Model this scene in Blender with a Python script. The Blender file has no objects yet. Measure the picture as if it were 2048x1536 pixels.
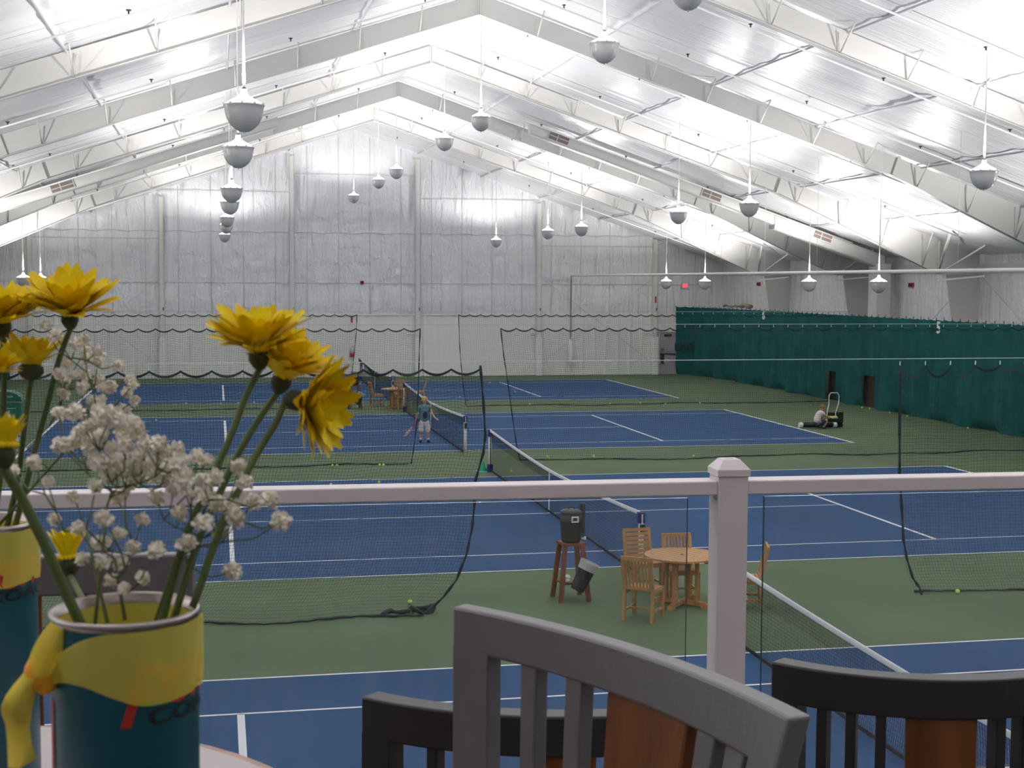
import bpy, bmesh, math, random
import numpy as np
from mathutils import Vector, Matrix
random.seed(7)
sc = bpy.context.scene
PI = math.pi

# ---------------------------------------------------------------- camera
FPX = 2813.0
CAM = np.array([-6.607, -44.13, 4.735])
YAW, PIT, ROL = .2065, -.0727, .0052
_f = np.array([math.sin(YAW)*math.cos(PIT), math.cos(YAW)*math.cos(PIT), math.sin(PIT)])
_r = np.array([math.cos(YAW), -math.sin(YAW), 0.])
_u = np.cross(_r, _f)
_R = _r*math.cos(ROL) + _u*math.sin(ROL)
_U = -_r*math.sin(ROL) + _u*math.cos(ROL)
cd = bpy.data.cameras.new('camera')
cam = bpy.data.objects.new('camera', cd)
sc.collection.objects.link(cam)
cam.matrix_world = Matrix(((_R[0], _U[0], -_f[0], CAM[0]), (_R[1], _U[1], -_f[1], CAM[1]), (_R[2], _U[2], -_f[2], CAM[2]), (0, 0, 0, 1)))
cd.sensor_width = 36
cd.lens = 36*FPX/2048
cd.clip_start = .05
cd.clip_end = 300
cd.dof.use_dof = True
cd.dof.focus_distance = 5.0
cd.dof.aperture_fstop = 27
sc.camera = cam
# ---------------------------------------------------------------- world, exposure
w = bpy.data.worlds.new('world')
sc.world = w
w.use_nodes = True
w.node_tree.nodes['Background'].inputs[0].default_value = (.6, .7, .8, 1)
w.node_tree.nodes['Background'].inputs[1].default_value = .3
sc.view_settings.view_transform = 'Standard'
sc.view_settings.look = 'None'
sc.view_settings.gamma = 1
sc.view_settings.use_curve_mapping = False
sc.view_settings.exposure = 0.30
LAMP_W = 232.0
sc.cycles.max_bounces = 7
sc.cycles.diffuse_bounces = 5
sc.cycles.glossy_bounces = 3
sc.cycles.transparent_max_bounces = 16
sc.cycles.sample_clamp_indirect = 6
sc.cycles.caustics_reflective = False
sc.cycles.caustics_refractive = False


def ray(px, py):
    return _f + _R*(px-1024)/FPX - _U*(py-768)/FPX


def at(px, py, axis, val):          # the point seen at a place of the photograph on the plane axis = val
    d = ray(px, py)
    t = (val-CAM[axis])/d[axis]
    return CAM + t*d


def deep(px, py, d):                # the same at a distance d in front of the camera
    return CAM + ray(px, py)*d


# ---------------------------------------------------------------- materials
def mat(name, col, rough=.6, metal=0., spec=.5, noise=0., nscale=8., bump=0., bscale=60., trans=0., emit=None, estr=0., stretch=(1, 1, 1), col2=None, coat=0.):
    m = bpy.data.materials.new(name)
    m.use_nodes = True
    nt = m.node_tree
    b = nt.nodes['Principled BSDF']
    b.inputs['Base Color'].default_value = (*col, 1)
    b.inputs['Roughness'].default_value = rough
    b.inputs['Metallic'].default_value = metal
    b.inputs['Specular IOR Level'].default_value = spec
    if coat:
        b.inputs['Coat Weight'].default_value = coat
        b.inputs['Coat Roughness'].default_value = .15
    if emit:
        b.inputs['Emission Color'].default_value = (*emit, 1)
        b.inputs['Emission Strength'].default_value = estr
    if noise or bump:
        tc = nt.nodes.new('ShaderNodeTexCoord')
        mp = nt.nodes.new('ShaderNodeMapping')
        mp.inputs['Scale'].default_value = stretch
        nt.links.new(tc.outputs['Object'], mp.inputs['Vector'])
    if noise:
        n = nt.nodes.new('ShaderNodeTexNoise')
        n.inputs['Scale'].default_value = nscale
        n.inputs['Detail'].default_value = 4
        nt.links.new(mp.outputs[0], n.inputs['Vector'])
        mx = nt.nodes.new('ShaderNodeMix')
        mx.data_type = 'RGBA'
        c2 = col2 if col2 else tuple(c*(1-noise) for c in col)
        mx.inputs['A'].default_value = (*col, 1)
        mx.inputs['B'].default_value = (*c2, 1)
        rp = nt.nodes.new('ShaderNodeMapRange')
        rp.inputs['From Min'].default_value = .35
        rp.inputs['From Max'].default_value = .65
        nt.links.new(n.outputs['Fac'], rp.inputs['Value'])
        nt.links.new(rp.outputs[0], mx.inputs['Factor'])
        nt.links.new(mx.outputs['Result'], b.inputs['Base Color'])
    if bump:
        n2 = nt.nodes.new('ShaderNodeTexNoise')
        n2.inputs['Scale'].default_value = bscale
        n2.inputs['Detail'].default_value = 3
        nt.links.new(mp.outputs[0], n2.inputs['Vector'])
        bp = nt.nodes.new('ShaderNodeBump')
        bp.inputs['Strength'].default_value = bump
        bp.inputs['Distance'].default_value = .02
        nt.links.new(n2.outputs['Fac'], bp.inputs['Height'])
        nt.links.new(bp.outputs[0], b.inputs['Normal'])
    return m


def glassmat(name, tint, refl=.06, rough=.02):
    m = bpy.data.materials.new(name)
    m.use_nodes = True
    nt = m.node_tree
    nt.nodes.clear()
    o = nt.nodes.new('ShaderNodeOutputMaterial')
    t = nt.nodes.new('ShaderNodeBsdfTransparent')
    t.inputs[0].default_value = (*tint, 1)
    g = nt.nodes.new('ShaderNodeBsdfGlossy')
    g.inputs['Roughness'].default_value = rough
    fr = nt.nodes.new('ShaderNodeFresnel')
    fr.inputs[0].default_value = 1.45
    mx = nt.nodes.new('ShaderNodeMixShader')
    nt.links.new(fr.outputs[0], mx.inputs[0])
    nt.links.new(t.outputs[0], mx.inputs[1])
    nt.links.new(g.outputs[0], mx.inputs[2])
    # faint upright streaks: reflections in the pane, and smears, painted as pale diffuse
    tc = nt.nodes.new('ShaderNodeTexCoord')
    mp = nt.nodes.new('ShaderNodeMapping')
    mp.inputs['Scale'].default_value = (14, 14, .35)
    n = nt.nodes.new('ShaderNodeTexNoise')
    n.inputs['Detail'].default_value = 3
    rp = nt.nodes.new('ShaderNodeMapRange')
    rp.inputs['From Min'].default_value = .48
    rp.inputs['From Max'].default_value = .75
    rp.inputs['To Min'].default_value = .012
    rp.inputs['To Max'].default_value = .075
    df = nt.nodes.new('ShaderNodeBsdfDiffuse')
    df.inputs[0].default_value = (.75, .8, .8, 1)
    mx2 = nt.nodes.new('ShaderNodeMixShader')
    nt.links.new(tc.outputs['Object'], mp.inputs[0])
    nt.links.new(mp.outputs[0], n.inputs['Vector'])
    nt.links.new(n.outputs['Fac'], rp.inputs['Value'])
    nt.links.new(rp.outputs[0], mx2.inputs[0])
    nt.links.new(mx.outputs[0], mx2.inputs[1])
    nt.links.new(df.outputs[0], mx2.inputs[2])
    nt.links.new(mx2.outputs[0], o.inputs[0])
    return m


def sheer(name, col, alpha):         # thin see-through cloth
    m = mat(name, col, rough=.7)
    b = m.node_tree.nodes['Principled BSDF']
    b.inputs['Alpha'].default_value = alpha
    return m


def vinyl(name, col, rough, sx, sz, strength, vert=False):
    """crinkled plastic film: long soft creases along one direction over larger billows"""
    m = bpy.data.materials.new(name)
    m.use_nodes = True
    nt = m.node_tree
    b = nt.nodes['Principled BSDF']
    b.inputs['Base Color'].default_value = (*col, 1)
    b.inputs['Roughness'].default_value = rough
    b.inputs['Specular IOR Level'].default_value = .6
    tc = nt.nodes.new('ShaderNodeTexCoord')
    hs = []
    for (sc3, s, w_) in ((sx, 1.0, 1.0), (sz, 1.0, .55)):
        mp = nt.nodes.new('ShaderNodeMapping')
        mp.inputs['Scale'].default_value = sc3
        n = nt.nodes.new('ShaderNodeTexNoise')
        n.inputs['Scale'].default_value = s
        n.inputs['Detail'].default_value = 5
        n.inputs['Roughness'].default_value = .55
        n.inputs['Distortion'].default_value = .6 if vert else .0
        nt.links.new(tc.outputs['Object'], mp.inputs[0])
        nt.links.new(mp.outputs[0], n.inputs['Vector'])
        mu = nt.nodes.new('ShaderNodeMath')
        mu.operation = 'MULTIPLY'
        mu.inputs[1].default_value = w_
        nt.links.new(n.outputs['Fac'], mu.inputs[0])
        hs.append(mu)
    ad = nt.nodes.new('ShaderNodeMath')
    nt.links.new(hs[0].outputs[0], ad.inputs[0])
    nt.links.new(hs[1].outputs[0], ad.inputs[1])
    bp = nt.nodes.new('ShaderNodeBump')
    bp.inputs['Strength'].default_value = strength
    bp.inputs['Distance'].default_value = .12
    nt.links.new(ad.outputs[0], bp.inputs['Height'])
    nt.links.new(bp.outputs[0], b.inputs['Normal'])
    return m


M = dict(
    blue=mat('court_blue', (.034, .090, .205), .8, noise=.14, nscale=.6, spec=.15),
    green=mat('court_green', (.124, .176, .100), .8, noise=.14, nscale=.5, spec=.15),
    line=mat('court_line', (.75, .76, .78), .7),
    liner=vinyl('ceiling_vinyl', (.86, .855, .865), .31, (.22, 6, 1), (.5, 22, 1), .6),
    wallv=vinyl('wall_vinyl', (.88, .87, .885), .17, (2.6, 2.6, .45), (1.0, 1.0, 1.5), 1.7, True),
    panel=mat('metal_panel', (.86, .85, .81), .5),
    steel=mat('white_steel', (.64, .63, .60), .5),
    post=mat('post_paint', (.78, .77, .71), .5),
    pipe=mat('white_pipe', (.85, .84, .80), .4),
    strut=mat('grey_strut', (.62, .62, .66), .4),
    pad=mat('white_padding', (.90, .90, .90), .6),
    dark=mat('dark_metal', (.03, .03, .035), .5),
    black=mat('black_plastic', (.012, .013, .014), .45),
    net=mat('dark_green_cord', (.012, .035, .032), .8),
    tape=mat('dark_tape', (.012, .022, .028), .7),
    cnet=mat('black_cord', (.012, .014, .018), .8),
    band=mat('net_band', (.68, .68, .72), .7),
    bluecap=mat('blue_cap', (.02, .04, .20), .5),
    teal=mat('teal_curtain', (.020, .122, .117), .85, noise=.25, nscale=1.5, bump=.15, bscale=4, spec=.08),
    brown=mat('dark_brown_door', (.028, .020, .016), .6),
    teak=mat('teak', (.50, .27, .105), .55, noise=.22, nscale=12, stretch=(1, 1, .2)),
    darkwood=mat('red_brown_wood', (.24, .085, .030), .5, noise=.3, nscale=10, stretch=(1, 1, .2)),
    cooler=mat('olive_black_plastic', (.022, .024, .018), .5),
    white=mat('white_plastic', (.80, .80, .80), .45),
    ball=mat('ball_felt', (.62, .80, .12), .9),
    red=mat('red_paint', (.40, .015, .02), .4),
    exitred=mat('exit_red', (.8, .05, .08), .5, emit=(1, .06, .12), estr=1.2),
    exitbox=mat('exit_housing', (.62, .62, .60), .5),
    cone=mat('green_cone', (.01, .32, .16), .5),
    gcart=mat('green_plastic', (.008, .16, .075), .45),
    rail=mat('white_vinyl_rail', (.74, .68, .68), .42),
    chair=mat('grey_metal_paint', (.175, .167, .178), .38, metal=.2, bump=.05, bscale=400),
    chairlow=mat('shaded_metal_paint', (.028, .026, .028), .36, bump=.05, bscale=400),  # darker copy of the chair paint; shade on the backlit chairs is in its colour
    panelw=mat('chair_wood', (.22, .078, .018), .35, noise=.45, nscale=25, stretch=(1, 1, .12), col2=(.12, .036, .009)),
    ttop=mat('table_laminate', (.50, .44, .44), .35),
    tedge=mat('table_wood_edge', (.52, .33, .24), .45, noise=.3, nscale=30),
    can=mat('teal_can', (.003, .075, .105), .38),
    tin=mat('can_rim', (.45, .40, .38), .25, metal=.9),
    cloth=sheer('yellow_sheer_cloth', (1.0, .86, .10), .50),
    clothin=mat('yellow_cloth_inside', (.72, .66, .12), .7),
    clothd=sheer('yellow_cloth', (.85, .66, .05), .88),
    knot=mat('orange_knot', (.88, .40, .01), .6),
    redt=mat('red_ink', (.42, .022, .012), .5),
    blackt=mat('black_ink', (.008, .008, .008), .5),
    silvert=mat('silver_ink', (.45, .45, .45), .4),
    petal=mat('yellow_petal', (.92, .74, .008), .6, noise=.25, nscale=60, col2=(.88, .60, .004), spec=.2),
    calyx=mat('dark_calyx', (.035, .045, .012), .7),
    stem=mat('green_stem', (.105, .155, .035), .6, noise=.35, nscale=30),
    twig=mat('thin_twig', (.10, .13, .04), .7),
    floret=mat('white_floret', (.93, .88, .80), .9, spec=.1),
    fcore=mat('floret_core', (.80, .78, .60), .9, spec=.1),
    skin=mat('skin', (.62, .36, .26), .6),
    hair=mat('blond_hair', (.60, .40, .12), .7, noise=.3, nscale=40),
    hair2=mat('brown_hair', (.32, .18, .08), .7, noise=.3, nscale=40),
    shirt=mat('blue_grey_shirt', (.13, .24, .29), .85, noise=.3, nscale=9),
    print=mat('navy_print', (.02, .035, .09), .85),
    shorts=mat('pale_shorts', (.68, .60, .60), .85),
    wshirt=mat('white_shirt', (.74, .66, .68), .85),
    sock=mat('white_sock', (.75, .75, .75), .85),
    shoe=mat('navy_shoe', (.02, .03, .06), .6),
    racket=mat('red_racket', (.50, .02, .06), .4),
    strings=mat('pale_string', (.7, .7, .68), .6),
    lens=mat('lit_lamp_cover', (.9, .9, .9), .4, emit=(1, .97, 1), estr=3.0),
    bowl=mat('grey_lamp_bowl', (.66, .64, .645), .25),
    grille=mat('vent_grille', (.22, .17, .15), .6),
    greywall=mat('lounge_wall', (.82, .77, .75), .8),
    greyceil=mat('lounge_ceiling', (.42, .40, .40), .8),
    carpet=mat('lounge_carpet', (.10, .09, .09), .95, noise=.3, nscale=40),
    glass=glassmat('railing_glass', (.95, .965, .96)),
    gedge=mat('glass_edge', (.03, .085, .085), .2),
    liner_bag=sheer('clear_bin_bag', (.75, .75, .78), .55),
)
M['lens'].cycles.emission_sampling = 'NONE'
M['exitred'].cycles.emission_sampling = 'NONE'


# ---------------------------------------------------------------- mesh helpers
class MB:
    def __init__(s):
        s.v, s.f, s.m, s.sm = [], [], [], []

    def add(s, vs, fs, mi=0, smooth=False):
        b = len(s.v)
        s.v += [tuple(float(c) for c in v) for v in vs]
        s.f += [tuple(b+i for i in f) for f in fs]
        s.m += [mi]*len(fs)
        s.sm += [smooth]*len(fs)
        return s

    def box(s, c, d, rz=0., mi=0, rx=0., ry=0.):
        m = Matrix.Rotation(rz, 3, 'Z') @ Matrix.Rotation(ry, 3, 'Y') @ Matrix.Rotation(rx, 3, 'X')
        vs = []
        for x in (-.5, .5):
            for y in (-.5, .5):
                for z in (-.5, .5):
                    vs.append(Vector(c) + m @ Vector((x*d[0], y*d[1], z*d[2])))
        return s.add(vs, [(0, 1, 3, 2), (4, 6, 7, 5), (0, 4, 5, 1), (2, 3, 7, 6), (0, 2, 6, 4), (1, 5, 7, 3)], mi)

    def bar(s, a, b, w, h, mi=0, up=(0, 0, 1)):   # rectangular bar from a to b
        a, b = Vector(a), Vector(b)
        d = (b-a).normalized()
        u = Vector(up)
        if abs(d.dot(u)) > .98:
            u = Vector((0, 1, 0))
        sd = d.cross(u).normalized()
        u = sd.cross(d).normalized()
        vs = []
        for p in (a, b):
            for i, j in ((-1, -1), (1, -1), (1, 1), (-1, 1)):
                vs.append(p + sd*(i*w/2) + u*(j*h/2))
        return s.add(vs, [(3, 2, 1, 0), (4, 5, 6, 7), (0, 1, 5, 4), (1, 2, 6, 5), (2, 3, 7, 6), (3, 0, 4, 7)], mi)

    def tube(s, pts, r, n=8, mi=0, cap=True, smooth=True):
        pts = [Vector(p) for p in pts]
        k = len(pts)
        rs = r if isinstance(r, (list, tuple)) else [r]*k
        prev = None
        vs = []
        for i, p in enumerate(pts):
            d = (pts[min(i+1, k-1)] - pts[max(i-1, 0)])
            if d.length < 1e-9:
                d = Vector((0, 0, 1))
            d.normalize()
            if prev is None:
                a = Vector((0, 0, 1)) if abs(d.z) < .9 else Vector((1, 0, 0))
                sd = d.cross(a).normalized()
            else:
                sd = (prev - d*prev.dot(d))
                if sd.length < 1e-6:
                    sd = d.cross(Vector((0, 0, 1)))
                sd.normalize()
            prev = sd
            u = sd.cross(d)
            for j in range(n):
                t = 2*PI*j/n
                vs.append(p + (sd*math.cos(t) + u*math.sin(t))*rs[i])
        fs = []
        for i in range(k-1):
            for j in range(n):
                fs.append((i*n+j, i*n+(j+1) % n, (i+1)*n+(j+1) % n, (i+1)*n+j))
        if cap:
            fs.append(tuple(range(n-1, -1, -1)))
            fs.append(tuple((k-1)*n+j for j in range(n)))
        return s.add(vs, fs, mi, smooth)

    def lathe(s, prof, c=(0, 0, 0), n=32, mi=0, smooth=True, a0=0., a1=2*PI):
        full = abs(a1-a0-2*PI) < 1e-6
        m_ = n if full else n+1
        vs = []
        for (r, z) in prof:
            for j in range(m_):
                t = a0+(a1-a0)*j/n
                vs.append((c[0]+r*math.cos(t), c[1]+r*math.sin(t), c[2]+z))
        fs = []
        for i in range(len(prof)-1):
            for j in range(n):
                k = (j+1) % m_ if full else j+1
                fs.append((i*m_+j, i*m_+k, (i+1)*m_+k, (i+1)*m_+j))
        return s.add(vs, fs, mi, smooth)

    def disc(s, c, r, n=32, mi=0, up=True):
        vs = [(c[0]+r*math.cos(2*PI*j/n), c[1]+r*math.sin(2*PI*j/n), c[2]) for j in range(n)]
        f = tuple(range(n)) if up else tuple(range(n-1, -1, -1))
        return s.add(vs, [f], mi)

    def ball(s, c, r, nu=12, nv=8, mi=0, sc3=(1, 1, 1)):
        vs, fs = [], []
        for i in range(nv+1):
            t = PI*i/nv
            for j in range(nu):
                a = 2*PI*j/nu
                vs.append((c[0]+r*sc3[0]*math.sin(t)*math.cos(a), c[1]+r*sc3[1]*math.sin(t)*math.sin(a), c[2]+r*sc3[2]*math.cos(t)))
        for i in range(nv):
            for j in range(nu):
                fs.append((i*nu+j, (i+1)*nu+j, (i+1)*nu+(j+1) % nu, i*nu+(j+1) % nu))
        return s.add(vs, fs, mi, True)

    def grid(s, P, mi=0, smooth=True):       # P[i][j] points
        a, b = len(P), len(P[0])
        vs = [p for row in P for p in row]
        fs = [(i*b+j, i*b+j+1, (i+1)*b+j+1, (i+1)*b+j) for i in range(a-1) for j in range(b-1)]
        return s.add(vs, fs, mi, smooth)

    def build(s, name, mats, parent=None, bevel=0., loc=None):
        me = bpy.data.meshes.new(name)
        off = Vector(loc) if loc is not None else Vector((0, 0, 0))
        vs = [(v[0]-off.x, v[1]-off.y, v[2]-off.z) for v in s.v]
        me.from_pydata(vs, [], s.f)
        me.polygons.foreach_set('material_index', s.m)
        me.polygons.foreach_set('use_smooth', s.sm)
        if not isinstance(mats, (list, tuple)):
            mats = [mats]
        for m in mats:
            me.materials.append(m)
        me.update()
        o = bpy.data.objects.new(name, me)
        sc.collection.objects.link(o)
        if loc is not None:
            o.location = off
        if parent is not None:
            o.parent = parent
        if bevel:
            b = o.modifiers.new('bevel', 'BEVEL')
            b.width = bevel
            b.segments = 2
            b.limit_method = 'ANGLE'
            b.harden_normals = False
        return o


def tag(o, label, cat, group=None, kind=None):
    o['label'] = label
    o['category'] = cat
    if group:
        o['group'] = group
    if kind:
        o['kind'] = kind
    return o


def empty(name, loc=(0, 0, 0), rz=0., label=None, cat=None, group=None):
    o = bpy.data.objects.new(name, None)
    sc.collection.objects.link(o)
    o.location = loc
    o.rotation_euler.z = rz
    if label:
        tag(o, label, cat, group)
    return o


def copy_tree(o, parent=None):
    c = o.copy()
    sc.collection.objects.link(c)
    if parent is not None:
        c.parent = parent
    for ch in [x for x in CH.get(o.name, [])]:
        copy_tree(ch, c)
    return c


CH = {}


def index_children():
    CH.clear()
    for o in bpy.data.objects:
        if o.parent:
            CH.setdefault(o.parent.name, []).append(o)


def struct(name, mb, mats, parent=None, bevel=0.):
    o = mb.build(name, mats, parent, bevel)
    if parent is None:
        o['kind'] = 'structure'
    return o


def text_mesh(body, size, extr=.0, bold=.012):
    cu = bpy.data.curves.new('txt', 'FONT')
    cu.body = body
    cu.size = size
    cu.extrude = extr
    cu.align_x = 'CENTER'
    cu.offset = size*bold
    cu.resolution_u = 4
    ob = bpy.data.objects.new('txt', cu)
    sc.collection.objects.link(ob)
    dg = bpy.context.evaluated_depsgraph_get()
    me = bpy.data.meshes.new_from_object(ob.evaluated_get(dg))
    bpy.data.objects.remove(ob)
    vs = [tuple(v.co) for v in me.vertices]
    fs = [tuple(p.vertices) for p in me.polygons]
    bpy.data.meshes.remove(me)
    return vs, fs


# ================================================================ THE HALL
YW = 25.4            # far wall
XW = 19.15           # side walls
YE = -50.0
YC = {'a': 16.27, 'b': 0.0, 'c': -16.35, 'd': -32.89}
RZ = 12.1


def roofz(x):
    return RZ - abs(x)/3.0


# floor, court paint and lines
mb = MB()
mb.add([(-XW, YE, 0), (XW, YE, 0), (XW, YW, 0), (-XW, YW, 0)], [(0, 1, 2, 3)])
floor = struct('floor', mb, M['green'])
for k, nm in (('a', 'far'), ('b', 'second'), ('c', 'third'), ('d', 'nearest')):
    y = YC[k]
    mb = MB()
    mb.add([(-11.885, y-5.485, .004), (11.885, y-5.485, .004), (11.885, y+5.485, .004), (-11.885, y+5.485, .004)], [(0, 1, 2, 3)])
    p = struct('blue_court_paint', mb, M['blue'], floor)
    mb = MB()

    def ln(x0, x1, y0, y1):
        mb.add([(x0, y0, .008), (x1, y0, .008), (x1, y1, .008), (x0, y1, .008)], [(0, 1, 2, 3)])
    L, Wd, Ws, S = 11.885, 5.485, 4.115, 6.40
    t = .05
    for sy in (-1, 1):
        ln(-L, L, y+sy*Wd-t/2, y+sy*Wd+t/2)
        ln(-L, L, y+sy*Ws-t/2, y+sy*Ws+t/2)
    for sx in (-1, 1):
        ln(sx*L-.05, sx*L+.05, y-Wd, y+Wd)
        ln(sx*S-.04, sx*S+.04, y-Ws, y+Ws)
        ln(sx*L-.1-sx*.05, sx*L+.1-sx*.05, y-.025, y+.025)
    ln(-S, S, y-.025, y+.025)
    struct('white_court_lines', mb, M['line'], floor)

# far wall: ribbed metal below, crinkled film above
mb = MB()
n = 61*2
P0, P1 = [], []
for i in range(n*2+1):
    x = -XW + 2*XW*i/(n*2)
    ph = i % 4
    yy = YW + (-.04 if ph == 0 else 0)
    P0.append((x, yy, 0))
    P1.append((x, yy, 3.05))
mb.grid([P0, P1], 0, False)
# film with its hems
rows = []
zs = [3.05, 3.12, 3.7, 4.3, 4.55, 4.62, 5.2, 6.0, 6.9, 7.05, 7.7, 8.6, 9.6, 10.8, 12.1]
for z in zs:
    r_ = []
    for i in range(161):
        x = -XW + 2*XW*i/160
        zz = min(z, roofz(x)+.03)
        pil = abs(math.sin(x*PI/1.53))*.03
        hem = 0.03 if z in (4.55, 4.62, 7.05, 3.05) else 0
        r_.append((x, YW-.03-pil+hem+random.uniform(-.012, .012), zz))
    rows.append(r_)
mb.grid(rows, 1, True)
for k in range(-11, 12):      # heat sealed seams of the film and its hems
    x = k*1.53+.77
    mb.tube([(x, YW-.075, 3.1), (x, YW-.075, roofz(x)-.1)], .009, 4, mi=2)
for z in (4.6, 7.02):
    xx = min(18.4, (RZ-z)*3-.5)
    hem = []
    for i in range(241):
        x = -xx+2*xx*i/240
        hem.append((x, YW-.085, z+.07*abs(math.sin(x*PI/1.53))*(1 if z > 5 else .3)))
    mb.tube(hem, .014, 4, mi=2)
struct('wall_back', mb, [M['panel'], M['wallv'], M['strut']])
# ledge where the film starts, girts
mb = MB()
mb.box((0, YW-.05, 3.06), (2*XW, .05, .05))
struct('trim_1', mb, M['pipe'])
mb = MB()
for (xa, xb, z) in ((-9.2, -3.0, 9.0), (-16.5, -9.2, 6.7), (-3.0, 3.13, 9.9), (3.13, 9.3, 8.8), (9.3, 15.4, 6.55)):
    mb.tube([(xa, YW-.12, z), (xb, YW-.12, z)], .012, 5)
struct('trim_2', mb, M['strut'])

# side walls and near end
for sx, nm in ((-1, 'wall_left'), (1, 'wall_right')):
    mb = MB()
    rows = []
    for z in (0, 3.0, 4.0, 4.6, 4.66, 5.2, 5.85):
        rows.append([(sx*(XW + random.uniform(-.01, .01) - abs(math.sin(y_*PI/2.05))*.02*(1 if z < 6 else 0)), y_, z) for y_ in np.linspace(YE, YW, 150)])
    if sx < 0:
        rows = [r_[::-1] for r_ in rows]
    mb.grid(rows, 0, True)
    struct(nm, mb, M['wallv'])
mb = MB()
mb.add([(-XW, YE, 0), (XW, YE, 0), (XW, YE, 5.7), (0, YE, 12.1), (-XW, YE, 5.7)], [(0, 1, 2, 3, 4)])
struct('wall_front', mb, M['greywall'])

# ceiling film: pleated between the frames
FR = [16.3, 8.1, 0., -8.2, -16.4]
mb = MB()
ys = np.arange(YE, YW+.001, .13)
for sx in (-1, 1):
    rows = []
    for i in range(26):
        x = sx*XW*i/25
        r_ = []
        for y_ in ys:
            ph = ((y_+8.2) % 1.17)/1.17
            dz = -.045*math.sin(PI*ph)**.6 + .012*math.sin(y_*3.1+x*.7) + .02*math.sin(x*4.1)*.3
            r_.append((x, y_, RZ+.04 - abs(x)/3 + dz))
        rows.append(r_)
    if sx > 0:
        rows = rows[::-1]
    mb.grid(rows, 0, True)
struct('ceiling', mb, M['liner'])
# eave beams, long struts pressed against the film
ti = 3
for sx in (-1, 1):
    for x in (3.15, 6.32, 9.3, 12.4, 15.5):
        mb = MB()
        mb.tube([(sx*x, -45, roofz(x)-.05), (sx*x, YW-.05, roofz(x)-.05)], .028, 6)
        struct('trim_%d' % ti, mb, M['strut'])
        ti += 1
    mb = MB()
    mb.box((sx*(XW-.12), -10, 5.3), (.14, 70, .25))
    struct('trim_%d' % ti, mb, M['steel'])
    ti += 1

# ---------------------------------------------------------------- steel frames
FLAB = {16.3: 'above the far court', 8.1: 'between the two far courts', 0.: 'above the second court from the back', -8.2: 'in the middle of the hall', -16.4: 'cut by the top picture edge'}
for yf in FR:
    fr = empty('steel_frame', (0, yf, 0), 0, 'white tapered steel roof frame, '+FLAB[yf], 'roof frame', 'steel frames carrying the roof')
    for sx in (-1, 1):
        bot = [(0, 11.53), (11.55, 7.68), (17.4, 5.08)]
        mb = MB()
        prof = bot + [(17.85, 5.05), (19.0, 5.05), (19.0, roofz(19.0)-.02), (0, RZ-.03)]
        vs = [(sx*x, -.01, z) for x, z in prof] + [(sx*x, .01, z) for x, z in prof]
        k = len(prof)
        fs = [tuple(range(k)), tuple(range(2*k-1, k-1, -1))] + [(i, k+i, k+(i+1) % k, (i+1) % k) for i in range(k)]
        mb.add(vs, fs)
        for (a, b) in ((bot[0], bot[1]), (bot[1], bot[2])):
            mb.bar((sx*a[0], 0, a[1]), (sx*b[0], 0, b[1]), .2, .016)
        mb.box((sx*.02, 0, 11.78), (.03, .2, .5))
        mb.build('rafter', M['steel'], fr)
        mb = MB()      # column
        prof = [(17.85, 5.05), (18.7, 0), (19.0, 0), (19.0, 5.05)]
        vs = [(sx*x, -.01, z) for x, z in prof] + [(sx*x, .01, z) for x, z in prof]
        mb.add(vs, [(0, 1, 2, 3), (7, 6, 5, 4), (0, 4, 5, 1), (1, 5, 6, 2), (2, 6, 7, 3), (3, 7, 4, 0)])
        mb.bar((sx*17.85, 0, 5.05), (sx*18.7, 0, 0.0), .2, .016)
        mb.box((sx*19.0, 0, 2.55), (.016, .2, 5.1))
        mb.box((sx*18.2, 0, 5.06), (1.55, .18, .016))
        mb.build('column', M['steel'], fr)
        mb = MB()
        mb.bar((sx*11.55, -.06, 7.7), (sx*11.72, -.06, 8.2), .05, .09)
        mb.build('stiffener', M['steel'], fr)
        mb = MB()
        mb.bar((sx*17.45, -.06, 5.1), (sx*17.45, -.06, 6.2), .04, .08)
        mb.build('stiffener', M['steel'], fr)
        k = 1
        while 1.53*k < 17:
            x = 1.53*k
            if x < 11.55:
                zb = 11.53 - x/3
            else:
                zb = 7.68 - (x-11.55)*2.6/5.85
            mb = MB()
            mb.tube([(sx*x, -.10, zb+.03), (sx*(x+.02), -.72, roofz(x)-.03)], .019, 5)
            mb.tube([(sx*x, -.06, zb+.02), (sx*(x-.04), -.05, roofz(x)-.12)], .013, 5)
            mb.build('brace', M['steel'], fr)
            k += 1

# ---------------------------------------------------------------- far wall posts
for i, (x, txt) in enumerate(((-15.2, 'far left behind the lamps'), (-9.2, 'above the babys breath'), (-3.03, 'back wall, behind the right hand daisies'),
                              (3.13, 'back wall, behind the standing child'), (9.28, 'back wall, left of the hanging drop pipe'), (15.4, 'back wall, left of the exit door'))):
    o = empty('wall_post', (x, YW-.16, 0), 0, 'cream steel post with white base padding, '+txt, 'post', 'posts along the back wall')
    mb = MB()
    top = roofz(x)-.05
    if abs(x) < 10:
        top = roofz(x)-.35
    mb.box((0, 0, top/2), (.25, .02, top))
    mb.box((-.12, 0, top/2), (.015, .2, top))
    mb.box((.12, 0, top/2), (.015, .2, top))
    mb.box((0, -.09, top/2), (.2, .012, top))
    mb.build('column', M['post'], o)
    mb = MB()
    mb.box((0, -.08, .96), (.32, .3, 1.92))
    mb.build('padding', M['pad'], o, bevel=.03)
    mb = MB()
    mb.box((-.3, .02, 2.12), (.42, .06, .05), ry=-.08)
    mb.box((-.28, .02, 4.62), (.3, .05, .03))
    mb.build('bracket', M['pipe'], o)
    mb = MB()
    mb.box((.06, -.12, 3.35), (.035, .04, .14))
    mb.build('hook', M['dark'], o)

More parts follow.
